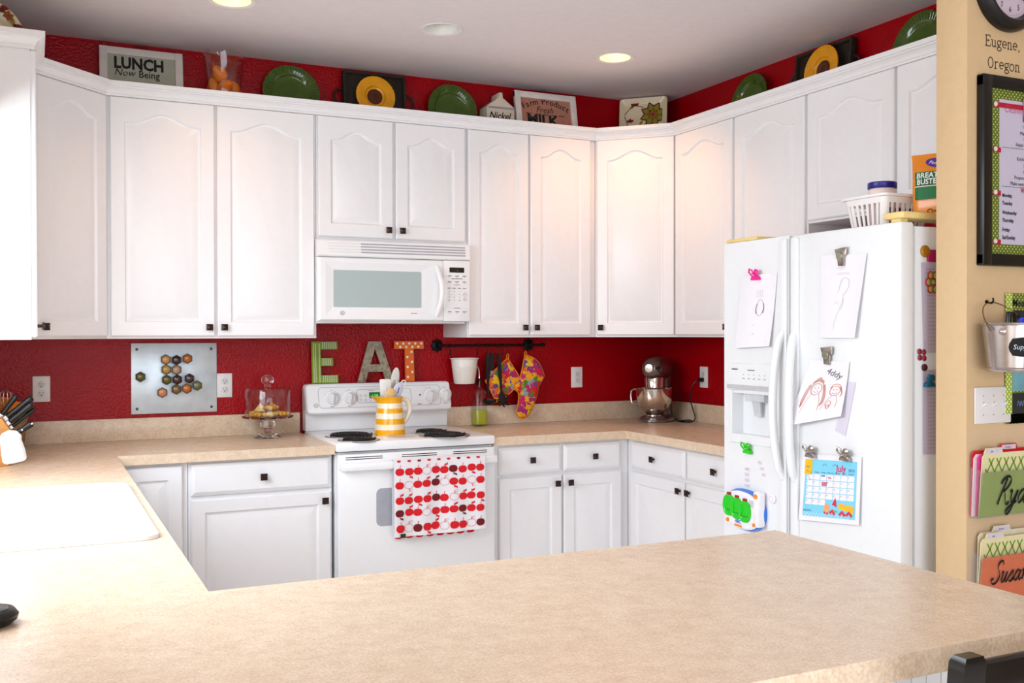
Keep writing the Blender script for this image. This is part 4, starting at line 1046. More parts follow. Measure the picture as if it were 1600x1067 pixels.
for j, row in enumerate(spec):
    for i, k in enumerate(row):
        u = .026+.0432*i+rnd.uniform(-.002, .002); v = -.052-.063*j+rnd.uniform(-.003, .003)+(.006 if j % 2 else 0); r = .0185
        if u > Wt-.02: u = Wt-.021
        flip = -1 if 'F' in k else 1; mi = 2 if 'D' in k else 1
        tr = lambda pts: [(u+x, v+flip*y) for x, y in pts]
        ap = apple_pts(r)
        if 'O' in k: P.line(tr(ap), .0013, 1, .0012, closed=True)
        else: P.fan(tr(ap), mi, .0012)
        P.line(tr([(0, r*.8), (.002, r*1.35), (.004, r*1.6)]), .0022, mi, .0014)
        if 'L' in k or k in ('O', 'OF', 'DF', 'F'):
            lf = [(.002, r*.92), (.005, r*1.40), (.018, r*1.75), (.017, r*1.25)]
            (P.line(tr(lf), .0011, mi, .0014, closed=True) if 'O' in k else P.fan(tr(lf), mi, .0014))
for i in range(9): P.fan([(.022+.048*i+x*.5, -.004+y*.35) for x, y in apple_pts(.016)], 1 if i % 4 != 2 else 2, .0012)
P2 = Panel(m, fn=lambda u, v, w: Vector((-.2170+u, .0185-w, HT+v)))
for i in range(8): P2.fan([(.03+.05*i+x, -.345+y*.55) for x, y in apple_pts(.017)], 1, .0006)
m.build('cloth', [tw]+ta, t, ang=60, fix=False)
m = M(); m.box(-.196, -.172, -.034, -.0325, .497, .515); m.build('tag', mat('tag_dark', '#1f2416', .7), t)
# ================================================================== hanging rail and what hangs on it
RZ, RY = 1.343, -.058
t = thing('hanging_rail', 'black iron utensil rail on the red wall under the cabinets', 'rail', (-1.13, -.001, RZ))
m = M(); m.tube([(-.295, RY, 0), (.305, RY, 0)], .0065, 10); m.lathe([(0, -.012), (.010, -.006), (.013, .003), (.010, .012), (.006, .018), (0, .02)], (.312, RY, 0), 16, axis='x'); m.build('rod', blackm, t)
for x in (-.285, .255):
    m = M(); m.lathe([(.030, 0), (.030, .004), (.024, .008), (.012, .012), (.010, .05), (.012, .056), (0, .060)], (x, 0, 0), 24, axis='y')
    for k in range(8): a = PI/4*k; m.ell((x+.030*math.cos(a), -.004, .030*math.sin(a)), (.007, .004, .007), 10, 6)
    m.build('bracket', blackm, t)
def hook(label, x, L=.052):
    t = M(); pts = []
    for k in range(9): a = PI*(1.15-1.15*k/8); pts.append((0, -.0105*math.cos(a)*-1*-1, .0105*math.sin(a)))
    pts = [(0, .0095*math.cos(a), .0095*math.sin(a)) for a in [PI*(-.1+1.1*k/8) for k in range(9)]]
    pts += [(0, -.0095, -L*.4)]+[(0, -.0095+.008-.008*math.cos(a), -L*.75-.008*math.sin(a)) for a in [PI*k/6 for k in range(7)]]
    o = t.tube(pts, .0018, 6).build('s_hook', blackm, None, loc=(x, RY, RZ)); return tag(o, label, 'hook', 'black hooks on the rail')
HK = [(-1.364, 'black hook at the left end of the rail, beside the white pot'), (-1.206, 'black hook just right of the white pot, above the oil bottle'), (-1.152, 'black hook holding the ladle'), (-1.128, 'black hook holding the grey-necked turner'),
      (-1.100, 'black hook holding the pasta server'), (-1.060, 'empty black hook between pasta server and pot holder'), (-1.030, 'black hook holding the flowered pot holder'), (-.925, 'black hook holding the flowered oven mitt')]
for x, l in HK: hook(l, x)
t = thing('hanging_pot', 'white metal pot hanging at the left end of the black rail', 'pot', (-1.292, -.085, 1.142))
potw = mat('enamel_white', '#e6e1d8', .35, var=.02)
m = M(); m.lathe([(0, 0), (.052, 0), (.055, .003), (.066, .085), (.0675, .088), (.066, .091), (.0705, .128), (.076, .130), (.077, .133), (.075, .136), (.069, .1335), (.063, .085), (.053, .006), (0, .005)], n=40); m.build('vessel', potw, t)
m = M(); m.tube([(-.071, .0, .130), (-.072, .010, .160), (-.072, .018, .185)], .0018, 6); m.tube([(.071, .0, .130), (.080, .010, .160), (.084, .018, .182)], .0018, 6); m.build('bail', blackm, t)
def hung(name, label, x, rot, build, y=RY-.0165, z=RZ-.047, cat='utensil'):
    t = thing(name, label, cat, (x, y, z), 0, 'black utensils on the rail'); t.rotation_euler = (0, rot, 0); build(t); return t
def hh(t, L, w=.010):
    m = M(); m.loft([[(x*w*k, y*.0035, z) for x, y in ((-1, -1), (1, -1), (1, 1), (-1, 1))] for z, k in ((.003, .5), (0, 1), (-.12, 1), (-.15, .6), (-L, .45))]); m.build('handle', black, t)
def ladle(t):
    hh(t, .232, .011); m = M(); n = 28
    lp = []
    for k in range(9):
        a = PI/2*k/8; lp.append([(.038*math.cos(a)*math.cos(2*PI*i/n), -.020+.038*math.cos(a)*math.sin(2*PI*i/n), -.240-.032*math.sin(a)) for i in range(n)])
    inn = [[(.035*math.cos(a)*math.cos(2*PI*i/n), -.020+.035*math.cos(a)*math.sin(2*PI*i/n), -.240-.029*math.sin(a)) for i in range(n)] for a in [PI/2*k/8*.98 for k in range(9)]]
    m.loft(list(reversed(lp))+inn); m.build('bowl', black, t)
hung('ladle', 'black ladle hanging on the rail behind the oil bottle', -1.152, 0, ladle)
def turner(t):
    m = M(); m.loft([[(x*.011*k, y*.0035, z) for x, y in ((-1, -1), (1, -1), (1, 1), (-1, 1))] for z, k in ((.003, .5), (0, 1), (-.085, 1), (-.09, .7))]); m.build('handle', black, t)
    m = M(); m.box(-.009, .009, -.003, .003, -.125, -.088, b=.002); m.build('neck', mat('neck_grey', '#8c9096', .4), t)
    m = M(); m.box(-.02, .02, -.002, .002, -.20, -.126, b=.002); m.build('blade', black, t)
hung('turner', 'black turner with grey neck hanging behind the pot holder', -1.126, 0, turner, y=RY-.012)
def pasta(t):
    hh(t, .225, .010); m = M(); m.loft([[(.012*a, -.004, z), (.012*a, .004, z), (-.012*a, .004, z), (-.012*a, -.004, z)] for z, a in ((-.20, .4), (-.225, 1.4), (-.255, 1.9), (-.272, 1.5))])
    for s in (-1, 1):
        for z in (-.222, -.240, -.258, -.272): m.tube([(s*.015, -.002, z), (s*.026, -.014, z-.004), (s*.029, -.030, z-.003)], [.0038, .0034, .0022], 6)
    m.tube([(0, -.002, -.272), (0, -.016, -.282), (0, -.030, -.282)], [.004, .0035, .002], 6); m.build('pronged_head', black, t)
hung('pasta_server', 'black pronged pasta server hanging in front of the pot holder', -1.098, -.09, pasta, y=RY-.034)
flor = ramp_mat('flower_print', [(0, '#e7a312'), (.18, '#c2185b'), (.32, '#e8b81a'), (.44, '#5b3a8c'), (.56, '#c81e1e'), (.66, '#4e7d1e'), (.76, '#d96a12'), (.86, '#a01f6a'), (.94, '#7fa0a8')], 34, rough=.85)
orb = mat('orange_binding', '#e0801a', .8, var=.05)
def padded(name, label, cat, pts, loc, th, loop, group=None):
    t = thing(name, label, cat, loc, 0, group); m = M(); P = spline(pts+[pts[0]], 5)[:-1]
    cx = sum(p.x for p in P)/len(P); cy = sum(p.y for p in P)/len(P)
    L = []
    for s, y in ((.55, -th), (.86, -th*.95), (.97, -th*.75), (1, -th*.5), (1, -th*.3), (.97, -.001), (.6, 0)): L.append([(cx+(p.x-cx)*s, y, cy+(p.y-cy)*s) for p in P])
    m.loft(L); m.build('padding', flor, t, ang=60)
    m = M(); m.tube([(p.x, -th*.45, p.y) for p in P], .0042, 6, closed=True); m.build('binding', orb, t)
    m = M(); m.tube([Vector((loop[0]+a, -th*.45, loop[1]+b)) for a, b in ((-.004, -.004), (-.007, .022), (0, .032), (.006, .022), (.004, -.004))], .0028, 6); m.build('loop', orb, t)
padded('pot_holder', 'quilted flowered pot holder with orange edging on the rail', 'pot holder', [(-.001, 0), (.03, -.045), (.067, -.105), (.045, -.15), (0, -.190), (-.064, -.228), (-.072, -.225), (-.105, -.165), (-.132, -.118), (-.128, -.108), (-.068, -.050), (-.012, -.002)], (-1.030, RY-.008, 1.268), .012, (-.003, -.002))
mz = lambda px, py: (-.979+(690+px/7.11-806)*.0039+.928, 1.284-(520+py/7.11-556)*.0035-1.284)
padded('oven_mitt', 'flowered oven mitt with orange edging hanging on the rail', 'oven mitt', [mz(*p) for p in ((912, 262), (1000, 295), (1070, 365), (1118, 480), (1105, 530), (1058, 620), (1040, 710), (1000, 820), (955, 915), (895, 960), (840, 940), (820, 880), (838, 780), (838, 680), (800, 640), (788, 610), (805, 565), (850, 530), (875, 440), (895, 340))], (-.928, RY-.008, 1.292), .026, (0, -.014))

# ------------------------------------------------------------------ oil bottle
t = thing('oil_bottle', 'square glass bottle of green oil with a metal pour spout', 'bottle', (-1.198, -.066, CT+.0005))
def sq(r, z, c=.25, n=32):
    out = []
    for i in range(n):
        a = 2*PI*i/n; k = 1/max(abs(math.cos(a)), abs(math.sin(a))); k = 1+(min(k, 1.28)-1)*c; out.append((r*k*math.cos(a), r*k*math.sin(a), z))
    return out
m = M(); m.loft([sq(.034, 0, .9), sq(.0365, .004, .9), sq(.0365, .175, .9), sq(.034, .188, .8), sq(.016, .202, .2), sq(.0135, .210, 0), sq(.0135, .232, 0), sq(.011, .232, 0), sq(.011, .208, 0), sq(.031, .184, .8), sq(.0335, .173, .9), sq(.0335, .008, .9), sq(.01, .007, 0)]); m.build('bottle', pane, t)
m = M(); m.loft([sq(.0328, .0085, .9), sq(.0328, .085, .9), sq(.002, .0851, 0)], cap1=True); m.build('oil', mat('oil_green', (.78, .80, .02), .05, var=.02, trans=.45), t)
m = M(); m.lathe([(0, .212), (.0105, .212), (.0105, .234), (.013, .236), (.013, .246), (.008, .252), (0, .253)], n=20); m.build('stopper', black, t)
m = M(); m.tube([(0, 0, .25), (0, 0, .275), (-.002, -.002, .293), (-.008, -.004, .310), (-.014, -.006, .318)], [.0045, .004, .0036, .0032, .003], 8); m.build('pour_spout', chrome, t)

# ------------------------------------------------------------------ stand mixer
mxg = mat('mixer_pewter', (.24, .20, .19), .22, .75, var=.04, coat=.3)
t = thing('stand_mixer', 'pewter stand mixer with a steel bowl in the right counter corner', 'mixer', (-.185, -.235, CT+.0005), math.atan2(-.62, -.78))
# local +x points to the front of the mixer
m = M(); n = 36
def egg(z, k, cx=-.015, a=.150, b=.098): return [(cx+k*a*math.cos(2*PI*i/n)*(1 if math.cos(2*PI*i/n) > 0 else 1.05), k*b*math.sin(2*PI*i/n)*(1+.12*math.cos(2*PI*i/n)), z) for i in range(n)]
m.loft([egg(0, .96), egg(.004, 1.0), egg(.012, 1.0), egg(.022, .93), egg(.030, .80), egg(.034, .55)]); m.build('base', mxg, t)
m = M(); L = []
for z, x, a, b in ((.02, -.115, .055, .058), (.06, -.118, .045, .050), (.12, -.120, .038, .044), (.18, -.116, .040, .046), (.225, -.105, .052, .052), (.250, -.100, .056, .052)): L.append([(x+a*math.cos(2*PI*i/n), b*math.sin(2*PI*i/n), z) for i in range(n)])
m.loft(L); m.build('column', mxg, t)
m = M(); L = []
for x, r, zc in ((-.185, .012, .285), (-.180, .032, .286), (-.165, .050, .288), (-.13, .062, .290), (-.06, .068, .292), (.02, .066, .294), (.075, .062, .294), (.105, .054, .294), (.122, .040, .294), (.130, .020, .294)): L.append([(x, r*.98*math.cos(2*PI*i/n), zc+r*math.sin(2*PI*i/n)) for i in range(n)])
m.loft(L); hd = m.build('motor_head', mxg, t, ang=60)
m = M(); m.lathe([(.014, .110), (.024, .112), (.025, .136), (.022, .142), (0, .143)], (0, 0, .298), 24, axis='x'); m.build('hub_cap', chrome, hd)
m = M(); m.tube([(.118, .030, .300), (.132, .050, .300)], .005, 8); m.ell((.136, .056, .300), .010, 12, 8); m.build('hub_knob', black, hd)
m = M(); m.lathe([(.054, .228), (.056, .222), (.056, .190), (.050, .186), (0, .186)], (.045, 0, 0), 32); m.lathe([(.0, .246), (.058, .246), (.058, .226), (0, .226)], (.045, 0, 0), 32); m.build('trim_band', chrome, hd)
m = M(); m.tube([(.045, 0, .19), (.045, 0, .165)], .012, 14); m.tube([(.045, 0, .168), (.045, 0, .10)], .005, 8); m.ell((.045, 0, .095), (.020, .035, .04), 16, 10); m.build('beater', steel, t)
bowlm = mat('bowl_steel', (.72, .68, .62), .10, 1.0, var=.02)
m = M(); m.lathe([(.048, .012), (.050, .016), (.042, .022), (.040, .036), (.050, .048), (.078, .075), (.094, .105), (.100, .140), (.101, .183), (.104, .186), (.102, .188), (.098, .184), (.097, .14), (.090, .106), (.074, .078), (.04, .05), (0, .046)], (.045, 0, 0), 44); bw = m.build('mixing_bowl', bowlm, t)
m = M(); h0 = [(.045-.010, -.100, .172), (.045-.012, -.120, .178), (.045-.016, -.140, .168), (.045-.018, -.145, .135), (.045-.016, -.137, .100), (.045-.012, -.115, .090), (.045-.008, -.088, .096)]
m.tube(h0, .006, 10); m.build('handle', chrome, bw)
m = M(); lev = [(-.10, -.052, .248), (-.10, -.062, .248)]; m.tube(lev, .005, 8); m.ell((-.1, -.066, .248), .008, 10, 8); m.build('speed_lever', black, t)
t2 = thing('power_cord', 'black mixer power cord looping to the right wall outlet', 'cord', (-.010, -.428, 1.148))
wp = [(-.012, -.428, 1.148), (-.035, -.425, 1.147), (-.058, -.408, 1.128), (-.066, -.392, 1.08), (-.060, -.382, 1.03), (-.045, -.385, .98), (-.040, -.395, .945), (-.050, -.402, .925), (-.075, -.400, .9185), (-.11, -.372, .9185), (-.095, -.335, .9185), (-.06, -.330, .920), (-.050, -.365, .923), (-.07, -.405, .9185), (-.105, -.420, .9185), (-.120, -.385, .9185), (-.115, -.34, .9185), (-.100, -.300, .922), (-.09, -.26, .930)]
def sp3(P, k=6):
    out = []; P = [Vector(p) for p in P]; n = len(P)
    for i in range(n-1):
        p0, p1, p2, p3 = P[max(i-1, 0)], P[i], P[i+1], P[min(i+2, n-1)]
        for j in range(k):
            q = j/k; out.append(.5*((2*p1)+(p2-p0)*q+(2*p0-5*p1+4*p2-p3)*q*q+(3*p1-p0-3*p2+p3)*q**3))
    return out+[P[-1]]
m = M(); m.T = Matrix.Translation((.010, .428, -1.148)); m.tube(sp3(wp), .0034, 8); m.build('cable', black, t2)
m = M(); m.box(-.030, -.0005, -.011, .011, -.010, .012, b=.003); m.build('plug', black, t2)

# ------------------------------------------------------------------ knife block, basket, handset
blk = mat('block_wood', '#c98b45', .45, var=.18, scale=14)
t = thing('knife_block', 'honey-colored wooden knife block at the left counter edge', 'knife block', (-3.530, -.735, CT+.0005), 0)
ca, sa = math.cos(math.radians(40)), math.sin(math.radians(40))
m = M(); m.prism([(-.09, 0), (.098, 0), (.102, .012), (.125, .105), (.078, .180), (-.050, .085), (-.09, .02)], -.055, .055, 'y', b=.004); m.build('block', blk, t)
kdir = Vector((ca, 0, sa)); kn = Vector((.047, 0, -.075)).normalized()
rivet = mat('rivet_steel', '#c0c0c0', .3, 1.0)
def knife(label, base, L, r, y, rivets=False, tilt=0.0):
    k = thing('kitchen_knife', label, 'knife', (-3.530+base[0], -.735+y, CT+.0005+base[1]), 0, 'knives in the wooden block'); k.rotation_euler = (0, math.radians(50)+tilt, 0)
    m = M(); m.loft([[(r*a*math.cos(2*PI*i/14), r*.72*a*math.sin(2*PI*i/14), z) for i in range(14)] for z, a in ((.012, .85), (.03, .95), (L*.5, .88), (L*.85, 1.08), (L-.006, 1.05), (L, .7))]); m.build('handle', black, k)
    m = M(); m.box(-r*.7, r*.7, -.0012, .0012, -.10, .014); m.build('blade', steel, k)
    if rivets:
        for z in (.035, .075):
            m = M(); m.lathe([(.0035, r*.80), (0, r*.82)], (0, 0, z), 12, axis='y', caps=(False, True)); m.build('rivet', rivet, k)
knife('largest black knife handle at the top of the wooden block', (.086, .168), .125, .0125, .034)
knife('second black knife handle from the top of the block', (.094, .152), .115, .0112, .004)
knife('thin black knife handle with steel tip, third from the top', (.104, .133), .112, .0085, .026)
knife('black riveted knife handle lowest in the wooden block', (.117, .112), .078, .0115, -.028, True, .12)
knife('black knife handle at the far left behind the block', (.070, .176), .10, .010, .045, tilt=-.25)
t = thing('wicker_basket', 'tan woven basket of orange packets behind the knife block', 'basket', (-3.475, -.205, CT+.0005))
wk = weave_mat('wicker_tan', '#8a6a42', '#c9a878', 60, 70)
m = M(); m.lathe([(0, 0), (.088, 0), (.092, .004), (.104, .10), (.114, .155), (.117, .160), (.113, .163), (.106, .155), (.098, .10), (.085, .008), (0, .006)], n=40); m.build('basket', wk, t)
orp = mat('packet_orange', '#d9780f', .3, var=.15)
for lab, x, y, rz, tl, hgt in (('orange packet at the right of the woven basket', .045, -.035, .3, .12, .20), ('orange packet at the front left of the woven basket', -.02, -.05, -.2, -.05, .21), ('orange packet at the back of the woven basket', .01, .03, .1, .1, .215)):
    m = M(); m.loft([[(a*.035, b*d, z) for a, b in ((-1, -1), (1, -1), (1, 1), (-1, 1))] for z, d in ((.0, .002), (.02, .012), (hgt*.5, .014), (hgt-.02, .010), (hgt-.008, .001), (hgt, .001))])
    o = m.build('packet', orp, None, loc=(-3.475+x, -.205+y, CT+.008), rot=(0, tl, rz), ang=30); tag(o, lab, 'packet', 'orange packets in the basket')
t = thing('whisk', 'dark wire whisk standing in the woven basket', 'whisk', (-3.462, -.225, CT+.02)); t.rotation_euler = (0, .05, 0)
m = M(); m.tube([(0, 0, 0), (0, 0, .14)], .006, 8); m.build('handle', steel, t)
m = M()
for k in range(5):
    a = PI*k/5; m.tube([Vector((r*math.cos(a), r*math.sin(a), z)) for r, z in ((.004, .135), (.018, .165), (.027, .20), (.022, .225), (0, .236), (-.022, .225), (-.027, .20), (-.018, .165), (-.004, .135))], .0012, 5)
m.build('wires', steel, t)
t = thing('cordless_handset', 'black rounded handset with grey keys lying on the counter, cut off at left', 'phone', (-3.455, -3.075, CT+.0005), .25)
m = M(); n = 40
def sup(a, b, z): return [(a*math.copysign(abs(math.cos(2*PI*i/n))**.8, math.cos(2*PI*i/n)), b*math.copysign(abs(math.sin(2*PI*i/n))**.8, math.sin(2*PI*i/n)), z) for i in range(n)]
m.loft([sup(.078, .045, 0), sup(.088, .054, .008), sup(.090, .056, .016), sup(.084, .050, .024), sup(.06, .034, .027)]); m.build('body', black, t, ang=50)
m = M(); m.loft([sup(.074, .042, .0262), sup(.070, .039, .0285), sup(.03, .02, .0292)]); m.build('keypad', mat('keypad_grey', '#5d5f63', .3, .4), t, ang=50)
kg = mat('key_grey', '#a9abb0', .3, .3)
for x, y, r in ((.048, .012, .35), (.046, -.010, -.2), (.026, .018, .4), (.024, -.016, -.3), (.006, .002, .1)):
    m = M(); m.T = Matrix.Translation((x, y, .0292)) @ Matrix.Rotation(r, 4, 'Z'); m.ell((0, 0, 0), (.0115, .0045, .003), 14, 6); m.build('key', kg, t)

# ================================================================== on the fridge front
def onfridge(name, label, y, z, cat, group=None, d=.0012):
    return thing(name, label, cat, (FX-d, y, z), -PI/2, group)
def sheet_paper(t, corners, curl, mats, draw=None, bend=None):
    """corners: TL, TR, BR, BL in local (x, z); curl lifts the bottom edge off the door"""
    tl, tr, br, bl = [Vector(c) for c in corners]
    def fn(u, v):
        p = (tl*(1-u)+tr*u)*(1-v)+(bl*(1-u)+br*u)*v
        return Vector((p.x, -.0008-(curl(u, v) if curl else 0), p.y))
    m = M(); m.sheet(fn, 14, 18, .0006)
    W = (tr-tl).length; H = (bl-tl).length
    if draw: draw(Panel(m, fn=lambda a, b, w: fn(a/W, 1-b/H)+Vector((0, -w-.0007, 0))), W, H)
    return m.build('sheet', mats, t, ang=60, fix=False)
def bulldog(t, mt, s=1.0, x=0, z=0):
    m = M(); m.prism([(x-.020*s, z), (x+.020*s, z), (x+.017*s, z+.010*s), (x+.006*s, z+.016*s), (x-.006*s, z+.016*s), (x-.017*s, z+.010*s)], -.016*s, -.002, 'y', b=.0015*s); m.build('jaw', mt, t)
    m = M(); m.T = Matrix.Translation((x-.008*s, -.016*s, z+.016*s)) @ Matrix.Rotation(-.45, 4, 'Y'); m.tube([(-.004*s, 0, 0), (-.008*s, -.004*s, .016*s), (0, -.006*s, .024*s), (.008*s, -.004*s, .016*s), (.004*s, 0, 0)], .003*s, 8); m.build('lever', mt, t)
    m = M(); m.lathe([(0, 0), (.010*s, .001), (.011*s, .005*s), (.006*s, .008*s), (0, .009*s)], (x+.006*s, -.010*s, z+.026*s), 18, axis='y'); m.build('grip', mt, t)
pink = mat('clip_magenta', '#e60a8c', .3); grn = mat('clip_green', '#27c40c', .3); teal = mat('clip_teal', '#0d5a74', .3)
silver = mat('clip_nickel', (.42, .38, .34), .25, 1.0)
t = onfridge('drawing', 'white pencil drawing under the pink clip on the freezer door', -1.855, 1.625, 'paper', 'papers on the fridge')
def d1(P, W, H):
    P.line([(.118, .178), (.112, .150), (.120, .128), (.132, .124), (.145, .135), (.150, .160), (.140, .182), (.128, .188)], .0020, 2, smooth=True, closed=True)
    P.line([(.116, .172), (.110, .150), (.114, .132)], .0045, 1, smooth=True); P.line([(.148, .172), (.152, .152), (.148, .134)], .0040, 1, smooth=True)
    for k in range(4): P.line([(.108+.01*k, .226), (.110+.01*k, .206)], .001, 2); P.line([(.106+.011*k, .205), (.112+.011*k, .197)], .001, 2)
    P.line([(.10, .05), (.108, .056), (.114, .05)], .0012, 2, smooth=True); P.line([(.098, .085), (.110, .092)], .0012, 2); P.disc(.185, .02, .002, 2)
sheet_paper(t, [(-.105, .006), (.105, .010), (.075, -.270), (-.130, -.280)], lambda u, v: .004+.014*v*v+.004*math.sin(u*5), [paper, mat('crayon_brown', '#7a5040', .9), inkp], d1)
t = onfridge('bulldog_clip', 'bright pink bulldog clip at the top of the freezer door', -1.850, 1.612, 'clip', 'clips on the fridge', .006); bulldog(t, pink, 1.15)
t = onfridge('bulldog_clip', 'bright green bulldog clip below the ice dispenser', -1.795, .930, 'clip', 'clips on the fridge'); bulldog(t, grn, 1.15)
t = onfridge('drawing', 'lilac-white pencil drawing at the top of the fridge door', -2.300, 1.672, 'paper', 'papers on the fridge')
def d2(P, W, H):
    P.scrib(.085, .240, .036, .010, 0, .0012); P.scrib(.085, .222, .062, .010, 0, .0012, k=10)
    P.line([(.11, .20), (.125, .212), (.145, .205), (.150, .185), (.140, .165), (.125, .150), (.128, .125), (.118, .10)], .0013, 0, smooth=True)
    P.line([(.10, .16), (.105, .182), (.11, .20)], .0012, 0, smooth=True); P.line([(.13, .14), (.11, .10), (.09, .06), (.085, .03)], .001, 0, smooth=True); P.line([(.085, .12), (.095, .13), (.105, .118)], .001, 0)
sheet_paper(t, [(-.100, .010), (.118, .004), (.072, -.284), (-.105, -.284)], lambda u, v: .004+.010*u*v+.003*math.sin(u*6), [paper, inkp], lambda P, W, H: d2(Shift(P, 1), W, H))
def flatclip(label, y, z):
    t = onfridge('magnet_clip', label, y, z, 'clip', 'clips on the fridge', .004)
    m = M(); m.prism([(-.030, .035), (.028, .040), (.026, .012), (.018, .008), (.016, -.026), (-.012, -.024), (-.016, .0)], -.010, -.002, 'y', b=.002); m.build('body', silver, t)
    m = M(); m.lathe([(.016, .0105), (.013, .014), (.004, .0145), (0, .0145)], (-.004, 0, .010), 22, axis='y'); m.build('badge', mat('badge_grey', '#9a9a88', .3, .7), t)
flatclip('square nickel magnet clip high on the fridge door', -2.302, 1.664); flatclip('square nickel magnet clip above the crayon drawing', -2.232, 1.318)
t = onfridge('drawing', "child's orange crayon drawing of two smiling faces on the fridge door", -2.232, 1.300, 'paper', 'papers on the fridge')
def d3(P, W, H):
    o = 1; g = 2
    def L(pts, w=.0018, mi=o, **k): P.line(pts, w, mi, smooth=True, **k)
    for cx, cy, r in ((.072, .150, .022), (.150, .135, .020)):
        P.line([(cx+r*math.cos(a*PI/10), cy+r*1.15*math.sin(a*PI/10)) for a in range(20)], .0022, o, closed=True)
        P.disc(cx-.007, cy+.006, .0018, g); P.disc(cx+.007, cy+.006, .0018, g); L([(cx-.010, cy-.008), (cx, cy-.014), (cx+.010, cy-.008)], .0013, g)
        L([(cx, cy+.002), (cx+.002, cy-.003)], .001)
    rnd = random.Random(5)
    for k in range(16): x = .050+.003*k; L([(x, .170+.014*math.sin(k/15*PI)), (x+rnd.uniform(-.003, .003), .205-.02*abs(k-8)/8)], .0014)
    for s in (0, 1, 2, 3): L([(.050-.004*s, .172), (.040-.004*s, .14), (.034-.003*s, .10), (.030, .075)], .0013); L([(.095+.003*s, .170), (.104+.003*s, .13), (.106+.003*s, .09), (.102, .07)], .0013)
    L([(.130, .148), (.140, .165), (.160, .166), (.172, .150), (.176, .125)], .0026); L([(.170, .15), (.178, .12), (.172, .105)], .003)
    L([(.055, .128), (.042, .09), (.038, .05)], .001); L([(.088, .128), (.098, .09), (.10, .05)], .001); L([(.142, .112), (.122, .085), (.11, .05)], .001); L([(.158, .112), (.165, .08), (.160, .055)], .001)
    P.line([(.135+.010*math.cos(a*PI/6), .075+.014*math.sin(a*PI/6)) for a in range(12)], .0018, o, closed=True); P.line([(.135+.006*math.cos(a*PI/6), .062+.010*math.sin(a*PI/6)) for a in range(12)], .0018, o, closed=True)
    P.text('4ddy', .092, .222, .040, g, rot=-.42)
sheet_paper(t, [(-.085, .008), (.105, .004), (.080, -.185), (-.200, -.243)], lambda u, v: .003+.030*v*v*(1-.5*u), [paper, mat('orange_crayon_dark', '#cf6a3c', .9), mat('pencil_dark', '#6d5c6a', .9)], d3)
t = onfridge('drawing', 'lilac torn paper note peeking out below the crayon drawing', -2.335, 1.135, 'paper', 'papers on the fridge', .0006)
sheet_paper(t, [(-.01, .10), (.030, .10), (-.020, -.090), (-.070, -.075)], None, [mat('paper_lilac', '#d7d0de', .85, var=.01)])
for lab, y, z in (('nickel bulldog clip at the top left of the blue calendar', -2.158, .955), ('nickel bulldog clip at the top right of the blue calendar', -2.330, .962)):
    t = onfridge('bulldog_clip', lab, y, z, 'clip', 'clips on the fridge', .006); bulldog(t, silver, 1.2)
t = onfridge('calendar', 'pale blue monthly calendar page clipped to the fridge door', -2.250, .965, 'calendar')
cal = [paper, mat('calendar_blue', '#7fd0ea', .8, var=.01), mat('calendar_pink', '#e0245c', .8), mat('calendar_yellow', '#f5bd10', .8), mat('calendar_red', '#d8334a', .8), mat('calendar_peach', '#f0a56c', .8), inkb, mat('calendar_green', '#7bb32e', .8), paper]
